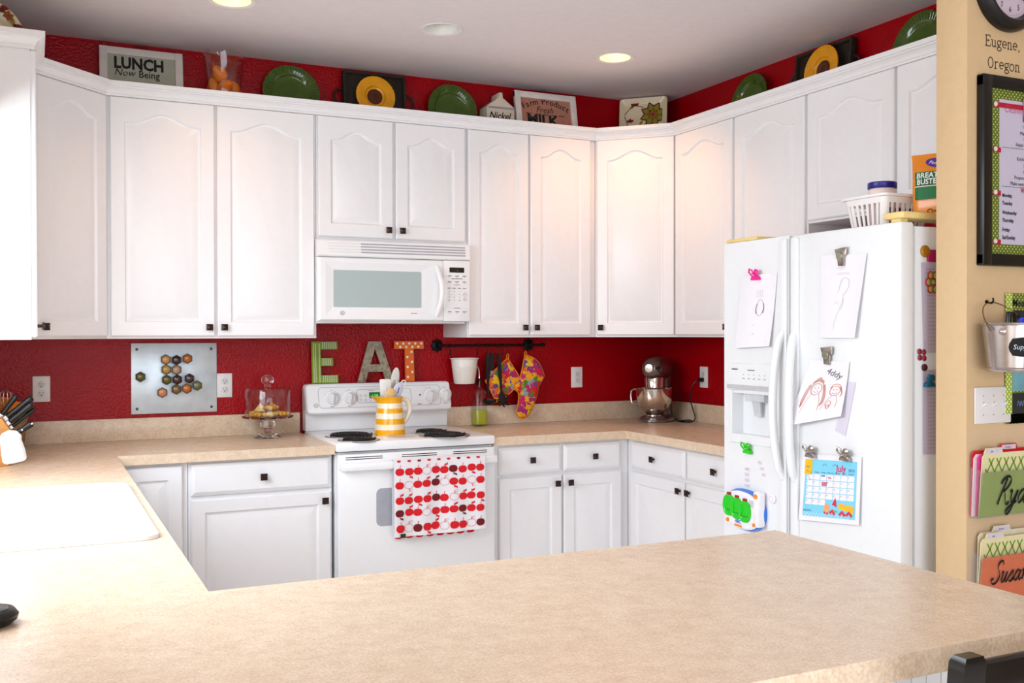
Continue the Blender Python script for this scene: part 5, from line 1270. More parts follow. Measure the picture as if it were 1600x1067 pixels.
def dcal(P, W, H):
    b = .018
    P.rect(b, b, W-b, H-b, 1, .0006)
    gx0, gx1, gy1, gy0 = b+.010, W-b-.008, H-.070, .060; cw = (gx1-gx0)/7; chh = (gy1-gy0)/5
    for j in range(5):
        for i in range(7):
            if j == 4 and i > 2: continue
            P.rect(gx0+cw*i+.0012, gy1-chh*(j+1)+.0012, gx0+cw*(i+1)-.0012, gy1-chh*j-.0012, 8, .0010)
            P.text(str(max(1, 7*j+i)), gx0+cw*i+.003, gy1-chh*j-.010, .007, 6, .0014)
    for i, s in enumerate(('Sunday', 'Monday', 'Tuesday', 'Wednesday', 'Thursday', 'Friday', 'Saturday')): P.text(s, gx0+cw*(i+.5), gy1+.004, .0066, 6, .0014, align='CENTER')
    P.text('July', W*.60, H-.058, .036, 2, .0014, bold=.02, xs=.9); P.text('2012', W*.80, H-.056, .015, 6, .0014)
    P.rect(b-.004, H-.074, b+.034, H-.018, 3, .0014); P.text('Sun', b+.004, H-.048, .012, 6, .0018); P.text('day', b+.006, H-.062, .008, 6, .0018)
    for k in (0, 1): P.line([(W*.36+.05*k, H-.040), (W*.40+.05*k, H-.032), (W*.44+.05*k, H-.040)], .0012, 6, .0014, smooth=True)
    for i in range(30): P.rect(b+.0078*i, b+.003+.006*(i % 2), b+.004+.0078*i, b+.007+.006*(i % 2), 8, .0010)
    P.scrib(b+.004, b+.019, .04, .004, 6, .0012, .0014)
    P.disc(W*.475, .052, .013, 5, .0016, ry=.017); P.line([(W*.43, .034), (W*.475, .038), (W*.50, .030)], .010, 4, .0014)
    P.poly([(W*.56, .066), (W*.64, .058), (W*.615, .094)], 2, .0016); P.line([(W*.53, .034), (W*.57, .044), (W*.61, .030)], .012, 4, .0014); P.line([(W*.60, .046), (W*.66, .040)], .004, 7, .0015)
    P.poly([(W*.67, .074), (W*.92, .064), (W*.92, .040), (W*.67, .052)], 3, .0014); P.line([(W*.68, .066), (W*.91, .056)], .004, 5, .0018)
    for k in (0, 1): P.line([(W*(.69+.11*k), .030), (W*(.73+.11*k), .042), (W*(.78+.11*k), .028)], .011, 4, .0019)
    P.scrib(gx0+cw*2.3, gy1-chh*1.55, .028, .008, 2, .0014, .0014); P.scrib(gx0+cw*2.3, gy1-chh*1.85, .026, .007, 2, .0014, .0014); P.scrib(gx0+cw*3.2, gy1-chh*.7, .016, .008, 2, .0014, .0014, k=3); P.line([(gx0+.006, gy1-.008), (gx0+.02, gy1-.024)], .0014, 6, .0014)
    P.line([(gx0+cw*2.2, gy1-.006), (gx0+cw*2.75, gy1-.006)], .004, 6, .0014)
sheet_paper(t, [(-.142, -.004), (.145, .016), (.138, -.218), (-.162, -.248)], lambda u, v: .003+.006*v, cal, dcal)
# alphabet toy on the freezer door
t = onfridge('magnetic_toy', 'white and blue toy with three green letter wells on the freezer door', -1.782, .705, 'toy')
toyw = mat('toy_white', '#f0ecf2', .3); toyb = mat('toy_blue', '#2a78d8', .3); toyg = mat('toy_green', '#1ec81e', .3); toyr = mat('toy_red', '#9c1622', .3); toyo = mat('toy_orange', '#ef8a12', .3)
def blob(a, b, y, dx=0, dz=0, rot=.06): return [(dx+a*math.copysign(abs(math.cos(q))**.85, math.cos(q))*math.cos(rot)+b*math.sin(q)*math.sin(rot), y, dz-a*math.copysign(abs(math.cos(q))**.85, math.cos(q))*math.sin(rot)+b*math.copysign(abs(math.sin(q))**.9, math.sin(q))) for q in [2*PI*i/36 for i in range(36)]]
m = M(); m.loft([blob(.118, .080, 0), blob(.120, .082, -.010), blob(.116, .078, -.022)]); m.build('back_shell', toyb, t)
m = M(); m.loft([blob(.112, .074, -.0225), blob(.112, .074, -.030), blob(.104, .066, -.038)]); fs = m.build('face', toyw, t)
for k in range(3):
    x, z = -.066+.050*k, .012-.006*k
    m = M(); m.loft([blob(.036, .043, -.0385, x, z), blob(.035, .042, -.045, x, z), blob(.030, .037, -.046, x, z), blob(.024, .030, -.0412, x, z)]); w = m.build('letter_well', toyg, fs)
    m = M(); m.box(x-.012, x+.012, -.044, -.036, z+.036, z+.052, b=.003); m.build('button', toyr, fs)
    m = M(); m.box(x-.018, x+.018, -.044, -.0405, z-.020, z-.017); m.build('well_ledge', mat('toy_green_dark', '#12961a', .4), w)
m = M(); m.box(.085, .118, -.045, -.006, -.052, .088, b=.010); m.build('handle_arm', toyw, t)
m = M(); m.lathe([(.010, .046), (.009, .049), (0, .050)], (.105, 0, .070), 16, axis='y'); m.build('knob', toyo, t)
m = M(); m.lathe([(.009, .038), (.008, .042), (0, .043)], (-.075, 0, -.048), 16, axis='y'); m.build('knob', toyo, t)
m = M(); m.lathe([(.008, .046), (.007, .049), (0, .05)], (.095, 0, -.042), 16, axis='y'); m.build('knob', toyo, t)
m = M(); P = Panel(m, (0, -.039, 0), (1, 0, -.06), (.06, 0, 1), (0, -1, 0)); P.text('ABC', -.026, -.052, .020, 0, bold=.02); P.rect(-.028, -.066, .016, -.057, 1); 
for i in range(4):
    for j in range(4): P.disc(.058+.007*i, .030+.007*j, .0018, 2, .0008, 8)
m.build('printing', [toyb, toyo, inkg], fs)
t = onfridge('sticker_letters', 'faint pink handwriting on the freezer door below the green clip', -1.815, .880, 'writing')
m = M(); P = Panel(m, (0, 0, 0), (1, 0, 0), (0, 0, 1), (0, -1, 0))
for k, s in enumerate(('ABC', 'DEE', 'CEE', 'CAT', 'EE')): P.text(s, -.05, -.020-.022*k, .017, 0, .0004)
m.build('lettering', mat('pale_pink_ink', '#d9b6d0', .9), t); m = M(); P = Panel(m, (0, 0, 0), (1, 0, 0), (0, 0, 1), (0, -1, 0))
for k, s in enumerate(('PEE', 'DEI', 'SN')): P.text(s, .03+.012*k, .014-.022*k, .016, 0, .0004)
m.build('lettering', mat('pale_pink_ink', '#d9b6d0', .9), t)
t = onfridge('round_magnet', 'small white round magnet beside the toy on the freezer door', -1.935, .770, 'magnet', 'magnets on the fridge')
m = M(); m.lathe([(.018, 0), (.018, .005), (.015, .008), (0, .009)], n=20, axis='y'); m.build('disc', toyw, t)
m = M(); P = Panel(m, (0, -.009, 0), (1, 0, 0), (0, 0, 1), (0, -1, 0)); P.line([(.010*math.cos(a), .010*math.sin(a)) for a in [PI*k/8 for k in range(16)]], .001, 0, closed=True); m.build('print', inkp, t)

# ================================================================== on the fridge side (facing the viewer)
SY = FY0+.0035
fx = lambda px: -.729+(px-1425)*.0029
fz = lambda py: 1.405+(525-py)*.002046
def onside(name, label, px, py, cat, group=None, d=.001): return thing(name, label, cat, (fx(px), SY-d, fz(py)), 0, group)
def list_paper(label, px, py0, py1, tilt):
    t = onside('paper_list', label, px, py0, 'paper', 'papers on the fridge side'); L = fz(py0)-fz(py1); m = M()
    m.sheet(lambda u, v: (.0+.10*u+tilt*v, -.001-.002*v, -L*v), 4, 12, .0006); P = Panel(m, (0, -.003, 0), (1, 0, 0), (0, 0, 1), (0, -1, 0))
    k = .02
    while k < L-.02: P.rect(.018+tilt*k/L, -k-.003, .018+tilt*k/L+.06, -k, 1, .0006); k += .0125
    m.build('sheet', [mat('paper_mauve', '#c9bcd0', .85, var=.01), inkp], t)
list_paper('long printed list on the fridge side under the flower magnet', 1437, 411, 557, .012)
list_paper('printed list low on the fridge side under the teal clip', 1440, 585, 722, .0)
t = onside('round_magnet', 'round mustard magnet at the top of the fridge side', 1443, 393, 'magnet', 'magnets on the fridge'); m = M(); m.lathe([(.020, 0), (.020, .004), (.016, .008), (0, .009)], n=22, axis='y'); m.build('disc', mat('magnet_mustard', '#b07a1c', .3, .3), t)
t = onside('square_magnet', 'crimson square magnet beside the round mustard magnet', 1451, 399, 'magnet', 'magnets on the fridge'); m = M(); m.box(-.014, .03, -.008, 0, -.022, .018, b=.002); m.build('tile', mat('magnet_crimson', '#b0125c', .4), t)
t = onside('flower_magnet', 'flower-shaped magnet with red outline on the fridge side', 1453, 443, 'magnet', 'magnets on the fridge', .004); m = M()
for k in range(6): a = PI/3*k; m.ell((.020*math.cos(a), -.004, .026*math.sin(a)), (.013, .004, .015), 12, 6)
m.build('outline', mat('magnet_red', '#a8201c', .4), t); m = M()
for k in range(6): a = PI/3*k; m.ell((.020*math.cos(a), -.007, .026*math.sin(a)), (.009, .003, .011), 12, 6)
m.ell((0, -.008, 0), (.008, .003, .008), 12, 6); m.build('petals', mat('magnet_sage', '#9a9a4a', .4), t)
t = onside('butterfly_clip', 'small dark red clip on the fridge side', 1437, 560, 'clip', 'clips on the fridge'); m = M()
for x, z in ((-.010, .010), (.010, .008), (-.008, -.010), (.012, -.012)): m.ell((x, -.005, z), (.009, .004, .010), 12, 6)
m.build('body', mat('clip_red', '#8c1a2e', .35), t)
t = onside('round_magnet', 'small dark brown round magnet above the teal clip', 1442, 581, 'magnet', 'magnets on the fridge', .002); m = M(); m.lathe([(.012, 0), (.012, .004), (.009, .007), (0, .008)], n=18, axis='y'); m.build('disc', mat('magnet_brown', '#4a141a', .35), t)
t = onside('bulldog_clip', 'teal bulldog clip on the fridge side', 1446, 612, 'clip', 'clips on the fridge', .004); bulldog(t, teal, 1.1)

# ================================================================== on top of the fridge
FT = FZ-.012
plas = mat('basket_white_plastic', (.84, .80, .78), .4, var=.01)
t = thing('plastic_basket', 'white slotted plastic basket on top of the fridge', 'basket', (-.585, -2.310, FT+.001), 0)
m = M(); bw2, bd, bh = .115, .098, .128
def rl(a, b, z): return [(p[0], p[1], p[2]) for p in rrect(-a, a, -b, b, .022, z, 4)]
m.loft([rl(bw2*.86, bd*.84, 0), rl(bw2*.87, bd*.85, .018), rl(bw2*.84, bd*.82, .018), rl(.01+.05, .05, .004)], cap0=True)
m.loft([rl(bw2*.97, bd*.97, .098), rl(bw2, bd, .118), rl(bw2+.010, bd+.010, .120), rl(bw2+.010, bd+.010, .128), rl(bw2-.002, bd-.002, .128), rl(bw2*.95, bd*.95, .098)], cap0=False, cap1=False)
A0 = rl(bw2*.865, bd*.845, .017); A1 = rl(bw2*.968, bd*.968, .100)
def slat(p0, p1, q0, q1):
    m.loft([[p0, p1, (p1[0]*.97, p1[1]*.97, p1[2]), (p0[0]*.97, p0[1]*.97, p0[2])], [q0, q1, (q1[0]*.97, q1[1]*.97, q1[2]), (q0[0]*.97, q0[1]*.97, q0[2])]])
def lerp(a, b, k): return tuple(x+(y-x)*k for x, y in zip(a, b))
NN = len(A0)
for i in range(NN):
    j = (i+1) % NN; seg = math.dist(A0[i], A0[j])
    if seg < .02: slat(A0[i], A0[j], A1[i], A1[j])
    else:
        ns = int(seg/.020)
        for k in range(ns): a, b = (k+.30)/ns, (k+.78)/ns; slat(lerp(A0[i], A0[j], a), lerp(A0[i], A0[j], b), lerp(A1[i], A1[j], a), lerp(A1[i], A1[j], b))
m.build('body', plas, t)
m = M(); m.tube([(-.04, bd+.004, .124), (-.045, bd+.028, .124), (-.02, bd+.040, .123), (.02, bd+.040, .123), (.045, bd+.028, .124), (.04, bd+.004, .124)], .007, 8); m.build('handle', plas, t)
t = thing('jar', 'white jar with a dark blue lid standing in the plastic basket', 'jar', (-.585, -2.285, FT+.006))
m = M(); m.lathe([(0, 0), (.046, 0), (.048, .004), (.048, .150), (.044, .158), (0, .158)], n=36); m.build('body', mat('jar_pink_white', '#ead6d0', .4), t)
m = M(); m.lathe([(.049, .158), (.0505, .160), (.0505, .178), (.048, .181), (0, .181)], n=36, caps=(True, True)); m.build('lid', mat('lid_navy', '#1c1478', .35), t)
for lab, dx, dy, cc in (('dark blue bottle at the near end of the plastic basket', -.055, -.055, '#1f2a5c'), ('dark brown bottle in the middle of the plastic basket', -.01, -.060, '#3a1410'), ('maroon bottle at the wall end of the plastic basket', .040, -.058, '#4a1a14')):
    m = M(); m.lathe([(0, 0), (.018, 0), (.019, .003), (.019, .055), (.012, .066), (.012, .080), (0, .080)], n=20); o = m.build('bottle', mat('bottle_'+cc, cc, .3), None, loc=(-.585+dx, -2.310+dy, FT+.006)); tag(o, lab, 'bottle', 'bottles in the plastic basket')
t = thing('treat_bag', 'orange and green dog treat bag standing on the fridge by the tan wall', 'bag', (-.545, -2.513, FZ+.027), -PI/2+.45)
bago = mat('bag_orange', '#dd8210', .28, var=.04, coat=.3)
m = M(); bw3, bh3 = .098, .222; L = []
for z, d, w in ((0, .020, .94), (.01, .026, .96), (.06, .030, .97), (.13, .024, .985), (.185, .010, 1.0), (.205, .002, 1.01), (bh3, .0016, 1.03)): L.append([(bw3*w*math.cos(q)/max(abs(math.cos(q)), abs(math.sin(q)))**.75, d*math.sin(q), z) for q in [2*PI*i/32 for i in range(32)]])
m.loft(L); bag = m.build('pouch', bago, t, ang=50)
m = M()
def bagfn(u, v, w):
    z = v; pr = [(0, .020), (.01, .026), (.06, .030), (.13, .024), (.185, .010), (.205, .002), (.225, .0016)]
    for (z0, d0), (z1, d1) in zip(pr, pr[1:]):
        if z0 <= z <= z1: d = d0+(d1-d0)*(z-z0)/(z1-z0); break
    ww = bw3*.98; return Vector((u, -d*max(.0, 1-(abs(u)/ww)**4)**.5-w-.0015, z))
P = Panel(m, fn=bagfn)
def grid_rect(u0, v0, u1, v1, mi, off):
    nx, nz = 12, 6
    for i in range(nx):
        for j in range(nz): P.rect(u0+(u1-u0)*i/nx, v0+(v1-v0)*j/nz, u0+(u1-u0)*(i+1)/nx, v0+(v1-v0)*(j+1)/nz, mi, off)
grid_rect(-.086, .112, .086, .160, 0, .0006); grid_rect(-.086, .064, .086, .107, 0, .0006); grid_rect(-.086, .108, .086, .1105, 1, .0007)
P.text('BREATH', -.078, .138, .026, 1, .003, bold=.02, xs=.95); P.text('BUSTERS', -.076, .116, .026, 1, .003, bold=.02, xs=.9)
P.rect(-.078, .096, .05, .097, 2, .002); P.rect(-.078, .074, .04, .075, 2, .002)
P.fan([(-.010+.040*math.cos(a)+.01*math.sin(a), .188+.015*math.sin(a)-.010*math.cos(a)) for a in [2*PI*k/20 for k in range(20)]], 3, .0018); P.text('Pedigree', -.040, .187, .017, 1, .003, rot=-.2, shear=.2)
P.line([(-.03+.008*math.cos(a), .022+.008*math.sin(a)) for a in [2*PI*k/14 for k in range(14)]], .0025, 4, .002, closed=True); P.dash(-.016, .020, .03, .005, 4, .002)
m.build('printing', [mat('bag_green', '#0f6a3c', .3), paper, mat('bag_pale_green', '#4f9a70', .4), mat('bag_violet', '#4a2a94', .35), ink], bag)

# ================================================================== on the tan partition wall
WY = -2.7455
t = thing('wall_clock', 'round black wall clock with a white dial, cut off by the top edge', 'clock', (-.527, WY, 2.512))
m = M(); m.lathe([(.145, 0), (.147, .012), (.142, .030), (.130, .042), (.116, .040), (.106, .026), (.104, .016)], n=64, axis='y', caps=(True, False)); m.build('case', black, t)
m = M(); m.lathe([(0, .0158), (.105, .0158)], n=48, axis='y', caps=(False, False)); dl = m.build('dial', mat('dial_lilac', '#cdbccb', .6, var=.01), t, fix=False)
m = M(); P = Panel(m, (0, -.016, 0), (1, 0, 0), (0, 0, 1), (0, -1, 0))
for k in range(1, 13): a = PI/2-k*PI/6; P.text(str(k), .076*math.cos(a), .076*math.sin(a)-.009, .026, 0, align='CENTER', xs=.8)
for k in range(60): a = PI/30*k; P.disc(.096*math.cos(a), .096*math.sin(a), .0012, 0, n=6)
m.build('numerals', ink, dl)
m = M(); m.box(-.003, .003, -.022, -.020, -.008, .055); m.build('hour_hand', black, t); m = M(); m.T = Matrix.Rotation(2.2, 4, 'Y'); m.box(-.002, .002, -.025, -.023, -.010, .078); m.build('minute_hand', black, t)
# typewriter lettering on the wall, drawn with strokes
def arcp(cx, cy, rx, ry, a0, a1, k=14): return [(cx+rx*math.cos(a0+(a1-a0)*i/k), cy+ry*math.sin(a0+(a1-a0)*i/k)) for i in range(k+1)]
TW = {'E': ([[(.13, 0), (.13, .9)], [(0, .9), (.58, .9), (.58, .72)], [(.13, .47), (.42, .47)], [(.42, .56), (.42, .38)], [(0, 0), (.6, 0), (.6, .2)]], .70),
      'u': ([[(0, .58), (.12, .58), (.12, .18)]+arcp(.29, .17, .17, .16, PI, 1.75*PI)+[(.47, .16)], [(.36, .58), (.47, .58), (.47, .02), (.6, .02)]], .66),
      'g': ([arcp(.27, .40, .2, .19, 0, 2*PI), [(.15, .25), (.10, .16), (.16, .09), (.36, .06)], arcp(.29, -.12, .24, .16, .9, .9+2*PI), [(.40, .54), (.50, .60), (.58, .58)]], .62),
      'e': ([[(.06, .32), (.53, .32)]+arcp(.295, .32, .235, .28, 0, 1.72*PI)], .62),
      'n': ([[(0, .58), (.12, .58), (.12, 0)], [(0, 0), (.25, 0)], [(.12, .40)]+arcp(.29, .42, .17, .17, PI*.9, 0)+[(.46, 0)], [(.35, 0), (.6, 0)]], .66),
      ',': ([[(.14, .06), (.16, -.02), (.08, -.16)], [(.10, .05), (.17, .05)]], .3),
      'O': ([arcp(.32, .45, .29, .45, 0, 2*PI)], .74), 'r': ([[(0, .58), (.14, .58), (.14, 0)], [(0, 0), (.32, 0)], [(.14, .36)]+arcp(.34, .38, .19, .2, PI*.9, PI*.25)], .58), 'o': ([arcp(.29, .29, .26, .30, 0, 2*PI)], .66)}
def typewriter(P, s, u, v, size, mi, w=.075, xs=1.0):
    for ch in s:
        st, adv = TW[ch]
        for pts in st: P.line([(u+x*size*xs, v+y*size) for x, y in pts], w*size, mi)
        u += adv*size*xs
t = thing('wall_lettering', 'black typewriter-style place name lettered on the tan wall under the clock', 'lettering', (-.62, WY, 2.24))
m = M(); P = Panel(m, (0, 0, 0), (1, 0, 0), (0, 0, 1), (0, -1, 0)); typewriter(P, 'Eugene,', 0, .074, .0375, 0, xs=1.03); m.build('letters', ink, t)
m = M(); P = Panel(m, (0, 0, 0), (1, 0, 0), (0, 0, 1), (0, -1, 0)); typewriter(P, 'Oregon', .012, .006, .0375, 0, xs=1.03); m.build('letters', ink, t)
# framed chore chart
def dots_mat(name, c1, c2, step, r, rough=.6):
    mt = bpy.data.materials.new(name); mt.use_nodes = True; nt = mt.node_tree; N = nt.nodes; L = nt.links; b = N['Principled BSDF']; tc = N.new('ShaderNodeTexCoord'); sx = N.new('ShaderNodeSeparateXYZ'); L.new(tc.outputs['Object'], sx.inputs[0])
    def math_(op, a, bb=None):
        q = N.new('ShaderNodeMath'); q.operation = op
        for i, v in enumerate((a, bb)):
            if v is None: continue
            if hasattr(v, 'links'): L.new(v, q.inputs[i])
            else: q.inputs[i].default_value = v
        return q.outputs[0]
    outs = []
    for off in (0, .5):
        d2 = None
        for ax in ('X', 'Z'):
            f = math_('SUBTRACT', math_('FRACT', math_('ADD', math_('DIVIDE', sx.outputs[ax], step), off+100)), .5); q = math_('MULTIPLY', f, f); d2 = q if d2 is None else math_('ADD', d2, q)
        outs.append(math_('LESS_THAN', d2, r*r))
    mx = math_('MAXIMUM', outs[0], outs[1]); mc = N.new('ShaderNodeMixRGB'); mc.inputs[1].default_value = lin(c1); mc.inputs[2].default_value = lin(c2); L.new(mx, mc.inputs[0]); L.new(mc.outputs[0], b.inputs['Base Color']); b.inputs['Roughness'].default_value = rough
    return mt
polka = dots_mat('polka_olive', '#5f6e0c', '#c3cf8a', .016, .17); polka_l = dots_mat('polka_lime', '#9ab80a', '#f0f4c8', .016, .22)
t = thing('framed_chart', 'black-framed cleaning chart on green polka dot paper', 'frame', (-.659, WY, 1.617))
fw_, fh = .50, .600
m = M(); b = .038
m.box(0, fw_, -.028, 0, 0, b, b=.004); m.box(0, fw_, -.028, 0, fh-b, fh, b=.004); m.box(0, b, -.030, 0, .002, fh-.002, b=.004); m.box(fw_-b, fw_, -.030, 0, .002, fh-.002, b=.004); m.build('frame', black, t)
m = M(); m.box(b-.004, fw_-b+.004, -.012, -.002, b-.004, fh-b+.004); mt_ = m.build('polka_mat', polka, t)
m = M(); pu0, pu1, pv0, pv1 = .088, .40, .070, .530
m.box(pu0, pu1, -.0138, -.0126, pv0, pv1); P = Panel(m, (0, -.0139, 0), (1, 0, 0), (0, 0, 1), (0, -1, 0)); pc = (pu0+pu1)/2-.015
P.text('Cleaning Calendar', pu0+.022, pv1-.040, .034, 2, bold=-.01, xs=.80); P.text('Daily', pc-.010, pv1-.064, .024, 3, bold=.03, align='CENTER')
rows = [('Morning', 4, .086), ('Make bed(s)', 1, .107), ('Dishes', 1, .126), ("Finish kids' lunches", 1, .145), ('Night', 5, .170), ('Kitchen counters', 1, .190), ('Dishes', 1, .210), ('Clutter', 1, .230), ("Prepare kids' lunches", 1, .250), ("Make next day's To-Do list", 1, .270)]
for s, mi, d in rows: P.text(s, pc-.01, pv1-d, .0165, mi, align='CENTER', xs=.9)
for d in (.152, .276): P.line([(pu0+.01, pv1-d), (pu1-.02, pv1-d)], .0012, 1)
P.text('Weekly', pc-.01, pv1-.292, .021, 3, bold=.03, align='CENTER')
days = [('Monday', .312, (('Laundry-Girls', 5), ('Vac Main Rooms', 3))), ('Tuesday', .345, (('Grocery Day', 4), ('Water Plants', 3), ('Windex', 3), ('Dust Main Floor', 3))), ('Wednesday', .386, (('Laundry-Whites', 5), ('Clean Bathrooms', 3))), ('Thursday', .412, (('Trash Day', 3), ('Laundry-Other Darks', 5)))]
dd = .310
for nm, ls in (('Monday', (('Laundry-Girls', 5), ('Vac Main Rooms', 3))), ('Tuesday', (('Grocery Day', 4), ('Water Plants', 3), ('Windex', 3))), ('Wednesday', (('Laundry-Whites', 5), ('Clean Bathrooms', 3))), ('Thursday', (('Trash Day', 3), ('Laundry-Other Darks', 5), ('Dust Upstairs', 3))), ('Friday', (('Laundry-Delicates', 5), ('Clean out Purse', 3))), ('Sat/Sunday', (('Change/Wash Sheets', 5),))):
    P.text(nm, pu0+.012, pv1-dd, .0165, 1, bold=.02, xs=.85)
    for k, (s, mi) in enumerate(ls): P.text(s, pu0+.115, pv1-dd-.0085*k*1.15, .0105, mi, xs=.95)
    dd += .0245 if len(ls) < 3 else .030
m.build('chart_paper', [mat('chart_paper', '#c6bfd4', .8, var=.01), ink, mat('script_pink', '#c8447a', .8), inkr, mat('ink_olive', '#a8a06a', .8), inkb], t, fix=False)
for z in (.080, .235, .372, .515):
    m = M(); m.box(.060, .094 if z < .5 else .40, -.0150, -.0125, z-.012, z+.004); m.build('ribbon', mat('ribbon_red', '#b0122e', .6), t)
for z in (.078, .233, .370, .512):
    m = M(); m.lathe([(.008, .0152), (.007, .018), (0, .0185)], (.068, 0, z), 16, axis='y'); m.build('button', mat('button_white', '#e6d8dc', .4), t)
t = thing('clothespin', 'pink clothespin clipped over the top of the cleaning chart', 'clothespin', (-.452, WY-.0165, 2.085)); 
for s in (-1, 1):
    m = M(); m.prism([(s*.002, 0), (s*.010, 0), (s*.014, .072), (s*.005, .074), (s*.002, .05)], -.010, 0, 'y', b=.001); m.build('prong', mat('pin_pink' if s < 0 else 'pin_red', '#e59ab0' if s < 0 else '#c0203c', .5), t)
# tin pail with pens, on a wall hook
HKX, HKZ = -.612, 1.503
t = thing('wall_hook', 'dark metal hook on the tan wall holding the tin pail', 'hook', (HKX, WY, HKZ))
m = M(); m.lathe([(.006, 0), (.006, .003), (0, .004)], n=18, axis='y'); m.build('plate', blackm, t)
m = M(); m.tube([(0, -.002, .0), (0, -.012, -.004), (0, -.020, -.004), (0, -.026, .003), (0, -.024, .012)], .0028, 8); m.build('prong', blackm, t)
tin = mat('galvanized_tin', (.52, .47, .45), .26, 1.0, var=.08)
PXC, PYC, PZ0 = -.611, -2.8385, 1.285
t = thing('tin_pail', 'galvanized tin pail of pens hanging on the tan wall', 'pail', (PXC, PYC, PZ0))
m = M(); m.lathe([(0, 0), (.072, 0), (.075, .003), (.076, .010), (.073, .014), (.0865, .142), (.0895, .144), (.0905, .148), (.0885, .151), (.0845, .148), (.071, .016), (0, .012)], n=48); m.build('vessel', tin, t)
m = M(); bp = []
for k in range(21):
    a = PI*k/20; bp.append((-.094*math.cos(a), .074*math.sin(a)**1.0, .125+.091*math.sin(a)))
m.tube(bp, .0016, 6); m.build('bail', mat('wire_brass', '#7a5a30', .35, .9), t)
for s in (-1, 1):
    m = M(); m.lathe([(.011, .083), (.010, .090), (.005, .093), (0, .094)], (0, 0, .124), 16, axis='x'); q = m.build('rivet_ear', tin, t)
    if s < 0: q.rotation_euler = (0, 0, PI+.35)
t2 = thing('chalkboard_tag', 'black scalloped chalkboard tag on the front of the tin pail', 'tag', (PXC, PYC, PZ0), -.40); m = M()
def cyl(u, v, w): a = u/.083; rr = .0795+.0145*(v-.07)/.07+.0012+w; return Vector((rr*math.sin(a), -rr*math.cos(a), v))
n = 16; pts = [(.052*math.copysign(abs(math.cos(q))**.45, math.cos(q))*(1-.08*abs(math.sin(3*q))), .076+.030*math.copysign(abs(math.sin(q))**.5, math.sin(q))*(1-.10*abs(math.sin(4*q)))) for q in [2*PI*k/48 for k in range(48)]]
P = Panel(m, fn=cyl)
ring = [[cyl(p[0]*s, .076+(p[1]-.076)*s, o) for p in pts] for s, o in ((1, .0), (1, .003), (.6, .003), (.25, .003), (.02, .003))]; m.loft(ring); m.build('board', ink, t2, ang=50)
m = M(); P = Panel(m, fn=cyl); P.text('Supplies', -.040, .070, .021, 0, .0036, shear=.15, xs=.95); m.build('lettering', mat('chalk', '#c9d6e4', .9), t2)
for lab, x, y, L, r, rx, ry, cc, nm in (('black marker in the tin pail, leftmost', -.040, -.01, .170, .008, .1, -.05, '#101012', 'marker'), ('blue-capped pen low in the tin pail', -.026, -.045, .150, .007, .05, .0, '#1a3ad0', 'pen'), ('black-handled scissors leaning in the tin pail', .010, .02, .185, .012, -.1, .32, '#0c0c0e', 'marker'),
                             ('turquoise pen leaning right in the tin pail', .028, -.01, .165, .010, .05, .40, '#16a8c8', 'pen'), ('white-tipped pen at the front of the tin pail', .012, -.050, .150, .005, .05, .1, '#cfe6ee', 'pen'), ('dark violet pen at the right of the tin pail', .045, -.03, .150, .006, .1, .2, '#3a1a5c', 'pen')):
    if 'scissors' in lab:
        s = thing('scissors', lab, 'scissors', (PXC+x, PYC+y, PZ0+.016), 0, None); s.rotation_euler = (rx, ry, 0)
        m = M(); m.prism([(-.004, 0), (.004, 0), (.008, .11), (-.008, .11)], -.0015, .0015, 'y'); m.build('blade', steel, s)
        for sg in (-1, 1):
            m = M(); m.tube([Vector((sg*.012+.012*math.cos(q), 0, .142+.030*math.sin(q))) for q in [2*PI*k/18 for k in range(18)]], .005, 8, closed=True); m.build('handle', black, s)
        continue
    s = thing(nm, lab, nm, (PXC+x, PYC+y, PZ0+.016), 0, 'pens in the tin pail'); s.rotation_euler = (rx, ry, 0)
    m = M(); m.lathe([(0, 0), (r*.3, .004), (r, .02), (r, L*.6), (0, L*.6)], n=14); m.build('barrel', mat('barrel_'+cc, cc, .3), s)
    m = M(); m.lathe([(0, L*.6), (r*1.12, L*.6), (r*1.1, L-.004), (r*.8, L), (0, L)], n=14); m.build('cap', mat('barrel_'+cc, cc, .3), s)
# light switch plate
t = thing('light_switch', 'white three-gang light switch plate on the tan wall', 'light switch', (-.587, WY, 1.175))
m = M(); m.box(-.082, .082, -.007, 0, -.058, .058, b=.0035); m.build('cover_plate', plate_w, t)
for x in (-.046, 0, .046):
    m = M(); m.box(x-.005, x+.005, -.0075, -.0068, -.012, .012); m.prism([(-.007, -.006), (-.020, .003), (-.021, .010), (-.007, .006)], x-.0042, x+.0042, 'x', b=.001); m.build('toggle', plate_w, t)
    for z in (-.030, .030):
        m = M(); m.lathe([(.003, .007), (.0025, .008), (0, .0082)], (x, 0, z), 10, axis='y'); m.build('screw', mat('screw_white', '#b5b0b2', .5), t)
